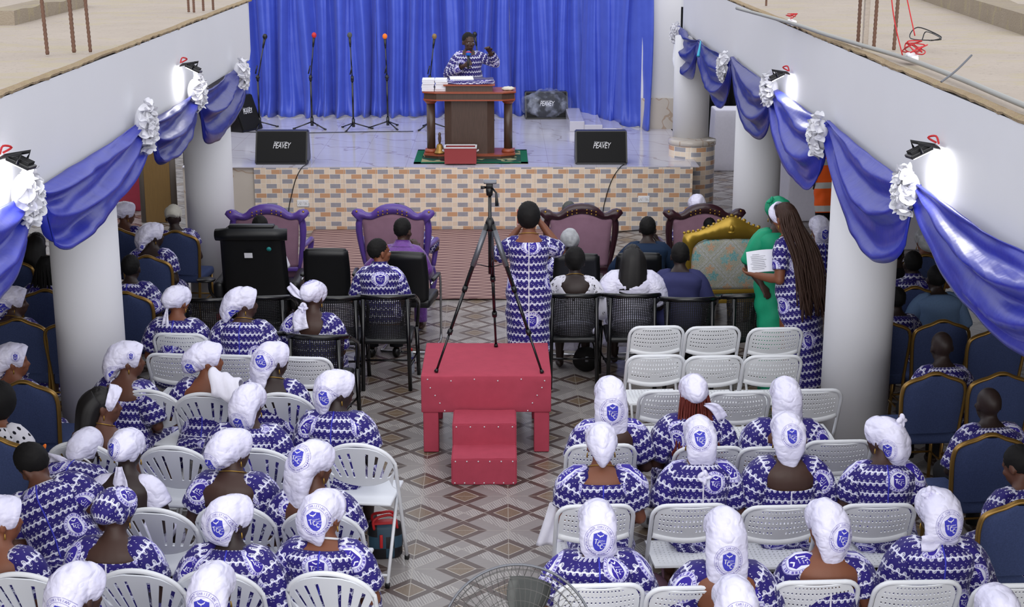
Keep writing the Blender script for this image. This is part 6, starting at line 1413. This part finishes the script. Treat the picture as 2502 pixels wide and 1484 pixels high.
person('child with orange hair clip leaning over in blue printed dress', 82, 1124, .15, s=.98, head=(-55, 14, -10), side=-23, lean=24, hair='short', skin='skin4', neck=(.49, 0, .02), sleeve=(.09, .55), w=1.22, tag_='child')
person('seated woman in white dress with dark bare back and crest headwrap', 306, 1100, -.08, head=(5, 0, 0), wrap=W('round', [((-.03, -.15, .05), (-.15, -1, .35), .058, .2)], tail=[[(0, -.13, -.05), (.01, -.15, -.16), (.02, -.16, -.28), .05]]), skin='skin3', dress='white_satin', lap='white_satin', neck=(.465, .33, .04, .42), sleeve=(.085, .45), puff=1, zipc=None, w=1.08)
person('seated person in blue printed turban and printed dress', 276, 1250, R_, head=(15, 0, 0), wrap=W('round', mat='print', wide=1.05), skin='skin', neck=(.47, .09, .04, .45), sleeve=(.085, .7), zipc='white', w=1.1)
person('seated bare backed woman with gold chain and round turned headwrap', 560, 1098, R_, head=(42, 0, 0), wrap=W('bun', side(.02, -.24, -.05, .075, .5, (.35, -1, .1)), wide=1.05), skin='skin', neck=(.44, .15, .04, .2), sleeve=(.085, .6), chain='gold', zipc=None, w=1.18)
person('seated woman in long sloping headwrap with bare brown back', 760, 1138, R_-.04, head=(38, 0, 0), wrap=W('tall', [((.02, -.16, .09), (.3, -.9, .6), .075, .2)], wide=1.0, end=(-.03, -.02, -.02)), skin='skin4', neck=(.45, .14, .04, .22), sleeve=(.085, .75), zipc=None, w=1.15)
person('seated woman in crest headwrap and dress with shell button collar', 556, 1268, R_, head=(38, 0, 0), wrap=W('bag', side(.07, -.19, .02, .072, .25, (.5, -1, .2)), end=(0, .02, .03)), skin='skin3', neck=(.485, 0, .03), sleeve=(.085, 1.1), w=1.2)
person('seated woman with pearl necklace and crest headwrap', 786, 1255, R_, head=(26, 0, 0), wrap=W('bag', side(.05, -.2, .03, .078, .25, (.35, -1, .2)), end=(-.02, .0, .02)), skin='skin2', neck=(.475, .02, .04), sleeve=(.085, .8), chain='pearl_white', w=1.18)
person('seated woman in large tilted crest headwrap at the bottom edge beside the printed turban', 185, 1452, -.1, head=(35, 0, 0), wrap=W('tall', side(.06, -.19, -.03, .085, .35, (.4, -1, .2)), wide=1.05), skin='skin', neck=CREW)
person('seated woman in crest headwrap at the bottom edge before the shell button collar', 517, 1442, -.05, head=(6, 0, 0), wrap=W('bag', bk(-.02, .08)), skin='skin', neck=CREW)
person('seated woman with gold hoop earring cut off by the view edge', -12, 1268, -.2, head=(48, 0, 0), wrap=W('round'), skin='skin2', neck=(.44, .12, .05, .2), sleeve=(.085, .7), zipc=None, w=1.12)
# guests in front of the thrones
person('man in blue printed shirt turning his head, seated in a cane armchair', 920, 612, 0, head=(58, 0, 0), hair='fade', skin='skin2', collar=True, sleeve=(.065, .9), puff=1, lap=None, trousers='trouser', fine=True, zipc=None, w=1.12, shoes='shoe')
person('boy in violet brocade shirt seated before a purple throne', 980, 570, -.1, s=.94, pos=(atY(980, 570, 13.85).x, 13.85, 0), head=(18, 10, 0), hair='fade', skin='skin', dress='violet', collar=True, sleeve=(.07, 1.7), puff=1, lap=None, trousers='violet', zipc=None, arms={-1: ((-.33, .05, .24), (-.42, .22, .12)), 1: ((.24, .06, .2), (.12, .16, .44))})
person('person in white hidden behind the big black recliner', 632, 562, 0, s=.9, pos=(atY(632, 560, 14.25).x, 14.25, 0), hair='short', skin='skin3', dress='white_cloth', lap='white_cloth', sleeve=(.075, 1.0), puff=1, zipc=None)
person('person in printed sleeves seated in the purple throne, elbow showing', 968, 560, 0, pos=(atY(968, 560, 15.05).x, 15.10, .0), s=.86, hair='short', skin='skin', arms={1: ((.46, .0, .22), (.40, .25, .2)), -1: ((-.3, .0, .2), (-.3, .25, .2))}, sleeve=(.085, 1.0))
person('grey haired person seated in the plum throne beside the photographer', 1392, 503, 0, pos=(atY(1392, 503, 15.1).x, 15.14, 0), s=.87, hair='grey', skin='skin4', arms={1: ((.40, .0, .2), (.38, .25, .2))})
person('person in white headwrap seated in the plum throne behind the gold throne', 1708, 496, 0, s=.92, pos=(atY(1708, 496, 15.1).x, 15.14, .0), wrap=W('round'), skin='skin')
person('dark haired person seated in the gold floral throne', 1738, 585, .1, s=.84, pos=(atY(1732, 565, 14.7).x, 14.6, 0), hair='short', skin='skin3', dress='trouser', lap='trouser', zipc=None)
pw = person('woman in fitted printed dress standing with a phone held to her face', 1292, 530, 0, s=.99, stand=True, hair='afro', skin='skin2', w=.98, fine=True, lean=2, neck=(.472, .03, .03), sleeve=(.062, .85), hem=-.50, zipc='white', chain='gold', arms={-1: ((-.27, .13, .27), (-.085, .20, .50)), 1: ((.27, .12, .33), (.10, .17, .56)), 'n-1': (1, .3, 0), 'n1': (-1, .3, 0)}, shoes='shoe', fcurl=(1.0, 1.0))
person('woman in white lace with keyhole back and cropped hair in a cane armchair', 1405, 636, .0, hair='afro', skin='skin3', dress='lace', lap='white_satin', neck=(.47, .16, .04, .80), sleeve=(.075, 1.2), puff=1.05, chain='gold', zipc=None, w=1.1)
person('woman in white satin with long black hair in a cane armchair', 1545, 628, .0, head=(-6, 0, 3), hair='straight', skin='skin3', dress='white_satin', lap='white_satin', sleeve=(.11, .9), w=1.18, zipc=None)
person('man in navy shirt seated beside the gold floral throne', 1662, 622, -.08, hair='short', skin='skin3', dress='navy', sleeve=(.075, .9), puff=1, lap=None, trousers='trouser', zipc=None, w=1.25, shoes='shoe', lean=10)
person('woman in silver grey headwrap seated before the plum throne', 1393, 590, .05, s=.90, wrap=W('round', mat='silver_cloth'), skin='skin3', neck=CREW)
person('man in dark teal suit resting his cheek on his hand', 1582, 556, -.1, s=.92, head=(8, 6, 0), hair='short', skin='skin3', dress='teal', sleeve=(.068, 1.85), puff=1, lap=None, trousers='trouser', zipc=None, w=1.22, lean=12, arms={1: ((.27, .12, .22), (.10, .17, .50)), -1: ((-.33, .08, .2), (-.36, .3, .1))})
person('woman in emerald gown and green headpiece behind the woman with long braids', 1903, 516, .2, s=.98, stand=True, wrap=dict(kind='round', mat='green', knot=(-.07, -.04, .10)), skin='skin', dress='green', hem=-.90, neck=(.475, .02, .03), sleeve=(.07, 1.0), zipc=None, w=1.15, arms={-1: ((-.25, .06, .18), (-.20, -.10, .02)), 1: ((.25, 0, .17), (.25, .15, .0))})
pb = person('woman with very long brown braids standing with a sheaf of paper', 1922, 527, .85, s=1.0, stand=True, wrap=dict(kind='band'), hair='braids', head=(14, 14, 0), skin='skin2', w=1.04, fine=True, lean=13, sleeve=(.065, .7), puff=1, hem=-.78, chain='gold', zipc=None, arms={-1: ((-.23, .0, .15), (-.20, .24, .20)), 1: ((.24, -.02, .16), (.24, .12, -.05)), 'n-1': (.5, .2, 1)}, shoes='shoe')
# aisle beyond the thick column with the straight hair
person('woman in profile with gold drop earring beyond the column, upper of two in profile', 28, 735, -.3, s=.90, head=(60, 0, 0), wrap=W('bag', side(.13, -.15, -.02, .075, .3), end=(0, -.05, 0)), skin='skin', neck=(.45, .13, .05, .25), sleeve=(.085, .6), chain='gold', zipc=None)
person('woman in profile with pearl drop earring in a banquet chair at the view edge', 25, 878, -.3, s=.90, head=(60, 0, 0), wrap=W('bag', [((.10, .02, .06), (1, .1, .2), .035, 0)], end=(0, -.03, 0)), skin='skin2', neck=(.45, .13, .05, .25), sleeve=(.085, .6), zipc=None)
person('woman in tilted crest headwrap between the two columns', 368, 573, -.2, s=.90, head=(50, 0, 0), wrap=W('bag', side(.10, -.17, -.10, .06, .5, (.7, -1, .1)), end=(-.0, -.05, 0)), skin='skin3', neck=(.47, .06, .04, .6), sleeve=(.085, .7))
person('person in cream cap and printed dress between the two columns', 422, 530, .45, s=.90, head=(26, 0, 0), wrap=dict(kind='cap', mat='cream_cap'), skin='skin3', neck=CREW, sleeve=(.08, .5), ear=False)
person('bare shouldered woman with hoop earring under the widest swag', 300, 520, -.2, s=.90, head=(45, 0, 0), wrap=W('round'), skin='skin4', neck=(.43, .14, .05, .2), sleeve=(.08, .5), zipc=None)
person('woman in printed dress half hidden behind the thick column', 318, 652, -.1, s=.90, hair='short', skin='skin3', neck=CREW, sleeve=(.09, .9), w=1.15)
person('woman with thin black braids in a banquet chair beyond the column', 113, 655, -.1, s=.90, hair='blackbraids', skin='skin3', neck=CREW)
person('person in white headwrap at the view edge under the hanging swag', 4, 662, -.2, s=.90, head=(50, 0, 0), wrap=W('round'), skin='skin', neck=CREW)
person('person with curly black hair in dotted white dress at the view edge', -8, 985, -.2, s=.90, hair='curly', skin='skin2', dress='dotted', lap='dotted', neck=CREW, sleeve=(.08, .8), zipc=None)
person('dark haired person under the widest swag beyond the column', 88, 596, -.1, s=.90, hair='long', skin='skin3', dress='blue_shirt', lap='print', neck=CREW)
person('person in white headwrap mostly hidden by the widest swag', 28, 545, -.1, s=.90, wrap=W('round'), skin='skin', neck=CREW)
# aisle beyond the thick column with the braids
person('man with shaved head in printed shirt next to the thick column', 2232, 642, .1, s=.90, hair='fade', skin='skin3', collar=True, sleeve=(.07, .9), puff=1, lap=None, trousers='trouser', zipc=None)
person('man in light blue shirt under the edge of the largest swag', 2290, 678, .1, s=.90, hair='short', skin='skin3', dress='blue_shirt', sleeve=(.075, 1.0), puff=1, lap=None, trousers='trouser', zipc=None, w=1.25, lean=14)
person('bald man in printed shirt in front of a banquet chair, by the column', 2304, 842, .1, s=.90, skin='skin3', head=(0, 16, 0), sleeve=(.07, .9), puff=1, lap=None, trousers='trouser', zipc=None, lean=10)
person('broad bald man in printed shirt by the view edge', 2420, 985, .15, s=.90, skin='skin3', sleeve=(.08, .95), puff=1, lap=None, trousers='trouser', zipc=None, w=1.25)
person('person in glasses half hidden behind the thick column', 2200, 622, .1, s=.85, pos=(atY(2200, 622, 13.3).x, 13.3, 0), head=(40, 0, 0), hair='fade', skin='skin3', dress='trouser', lap='trouser', zipc=None)
person('person in printed shirt partly behind the thick column, beside the light blue shirt', 2192, 730, .1, s=.84, hair='fade', skin='skin3', sleeve=(.08, .9), puff=1, zipc=None)
person('person in patterned grey headwrap under the big white rosette', 2262, 588, .1, s=.90, wrap=W('bun', mat='silver_cloth'), skin='skin2', neck=CREW)
person('person in printed dress bending at the view edge, banquet chair behind', 2496, 1130, .3, s=.90, head=(-20, 20, 0), hair='short', skin='skin4', neck=CREW, sleeve=(.09, .9), w=1.15, lean=22)
person('person in white crest headwrap squeezed beside the thick column and the braids', 2004, 556, .2, s=.90, wrap=W('bag', bk(-.03, .075)), skin='skin2', neck=CREW, sleeve=(.08, .6))
ph = person('person in orange hi-vis vest standing in the aisle behind the swag', 2025, 410, .2, stand=True, hair='short', skin='skin', dress='hivis', sleeve=(.07, .5), puff=1, hem=-.25, trousers='trouser', lap=None, zipc=None, pos=(atY(2030, 500, 16.9).x, 16.9, 0))
person('person in black trousers standing in the aisle shadow', 1955, 400, .2, stand=True, hair='short', skin='skin3', dress='trouser', sleeve=(.07, 1.5), puff=1, hem=-.1, trousers='trouser', lap=None, zipc=None, shoes='shoe', pos=(at(1958, 518, 0).x, at(1958, 518, 0).y, 0))
# the preacher
pr = person('preacher in blue printed shirt speaking into a microphone behind the lectern', 1143, 98, pi, s=.93, stand=True, base=SZ, head=(-24, 4, 0), hair='fade', skin='skin', fine=True, lean=3, w=1.12, neck=(.492, 0, .05), sleeve=(.068, 1.82), puff=1, hem=-.35, lap=None, trousers='trouser', shoes='shoe', zipc=None,
  arms={1: ((.30, .04, .17), (.05, .27, .33)), -1: ((-.38, .06, .33), (-.30, .17, .50)), 'n1': (-.8, .2, .3), 'n-1': (.3, 1, 0)}, fcurl=(1.0, 1.5))
# ---------------------------------------------------------------- things held or worn loosely
bpy.context.view_layer.update()
Wm = pr.matrix_world; Rt_ = Matrix.Translation((0, 0, .93)) @ Matrix.Rotation(math.radians(-3), 4, 'X')
c = Wm @ (Rt_ @ V((.0, .315, .40))); d = (V((0, -.25, .97))).normalized()
hm = thing('handheld_microphone', 'handheld microphone with blue and red foam in the preacher hand', 'microphone', c)
hd_ = (Wm.to_3x3() @ V((-.02, -.35, .9))).normalized()
bm = newbm(); tube(bm, [hd_*-.11, hd_*0, hd_*.07], [.012, .015, .02], 12); obj('microphone_body', bm, MAT['black_plastic'], hm)
bm = newbm(); ell(bm, hd_*.095, (.036, .036, .04), None, 16, 10); fw = obj('foam_windshield', bm, flat('blue foam', (40, 100, 190), .9, .1), hm)
bm = newbm(); tube(bm, [hd_*.10, hd_*.115], [.0375, .034], 16); obj('red_foam_band', bm, MAT['red'], fw)
Wm = pw.matrix_world; Rt_ = Matrix.Translation((0, 0, .93)) @ Matrix.Rotation(math.radians(-2), 4, 'X')
c = Wm @ (Rt_ @ V((-.055, .285, .575))); t = thing('smartphone', 'phone in a red and white case held up by the photographer', 'phone', c)
bm = newbm(); box(bm, (0, 0, 0), (.075, .009, .15), bev=.003); obj('phone_case', bm, MAT['red'], t); bm = newbm(); box(bm, (0, -.005, 0), (.066, .003, .138)); obj('phone_screen', bm, MAT['paper'], t, smooth=False)
Wm = pb.matrix_world; wq = Wm @ (Matrix.Translation((0, 0, .93)) @ Matrix.Rotation(math.radians(-13), 4, 'X') @ V((-.20, .30, .23))); P = atY(1866, 640, wq.y+.03)
t = thing('paper_sheaf', 'sheaf of white printed paper held by the woman with long braids', 'paper', P); Rp = Euler((.95, -.12, -.12)).to_matrix()
bm = newbm(); rows = []
for i in range(9):
    f = i/8; rows.append([Rp @ V((-.135+.27*j/8, -.095+.19*f, .02*sin(pi*j/8)+.012*f*f)) for j in range(9)])
loft(bm, rows, closed=False); solid(bm, .006); obj('sheets', bm, MAT['paper'], t, smooth=False)
bm = newbm()
for i in range(9): box(bm, Rp @ V((-.05+.006*(i % 3), -.07+.016*i, .026)), (.10+.02*(i % 2), .003, .001), Rp)
obj('printed_lines', bm, MAT['steel_grey'], t, smooth=False)
# towel on the shoulder
P = at(552, 930, .98); t = thing('towel', 'white towel draped over the shoulder of the sideways facing woman', 'towel', P, R_); bm = newbm(); rows = []
for i in range(17):
    f = -1+i/8; rows.append([V((-.10+.20*j/10-.02*f+.012*sin(f*5), .135*f*(1-.15*abs(f)), .045-.15*f*f+.010*sin(j*1.5+f*3)-.9*(-.10+.20*j/10)*.45)) for j in range(11)])
loft(bm, rows, closed=False); solid(bm, .010); obj('towel_cloth', bm, MAT['white_cloth'], t)
# hair clip on the child, leaf on the chair
P = at(98, 1100, 1.02); t = thing('hair_clip', 'orange and teal hair clip in the leaning child hair', 'hair clip', P); bm = newbm(); ell(bm, (.02, 0, .01), (.012, .010, .03), Euler((0, .5, 0)).to_matrix(), 12, 8); obj('orange_half', bm, MAT['orange'], t); bm = newbm(); ell(bm, (-.02, 0, 0), (.012, .01, .018), None, 12, 8); obj('teal_half', bm, MAT['green'], t)
P = at(2142, 1470, .70); bm = newbm(); tube(bm, [P+V((-.03, 0, 0)), P, P+V((.035, 0, .012))], [.002, (.018, .004), .002], 8); tag(obj('leaf', bm, flat('yellow green leaf', (150, 176, 50), .6)), 'yellow green leaf stuck on the folding chair corner', 'leaf')
P = at(1365, 1262, .62); t = thing('scarf', 'pale printed cloth hanging beside the folding chair under the plain headwrap', 'scarf', P); bm = newbm(); rows = []
for i in range(13):
    f = i/12; w_ = .05+.03*f; rows.append([V((-w_+2*w_*j/8-.05*f, .012*sin(j*1.4+f*3), .08-.26*f)) for j in range(9)])
loft(bm, rows, closed=False); solid(bm, .004); obj('scarf_cloth', bm, MAT['white_cloth'], t)
bake_bodies()
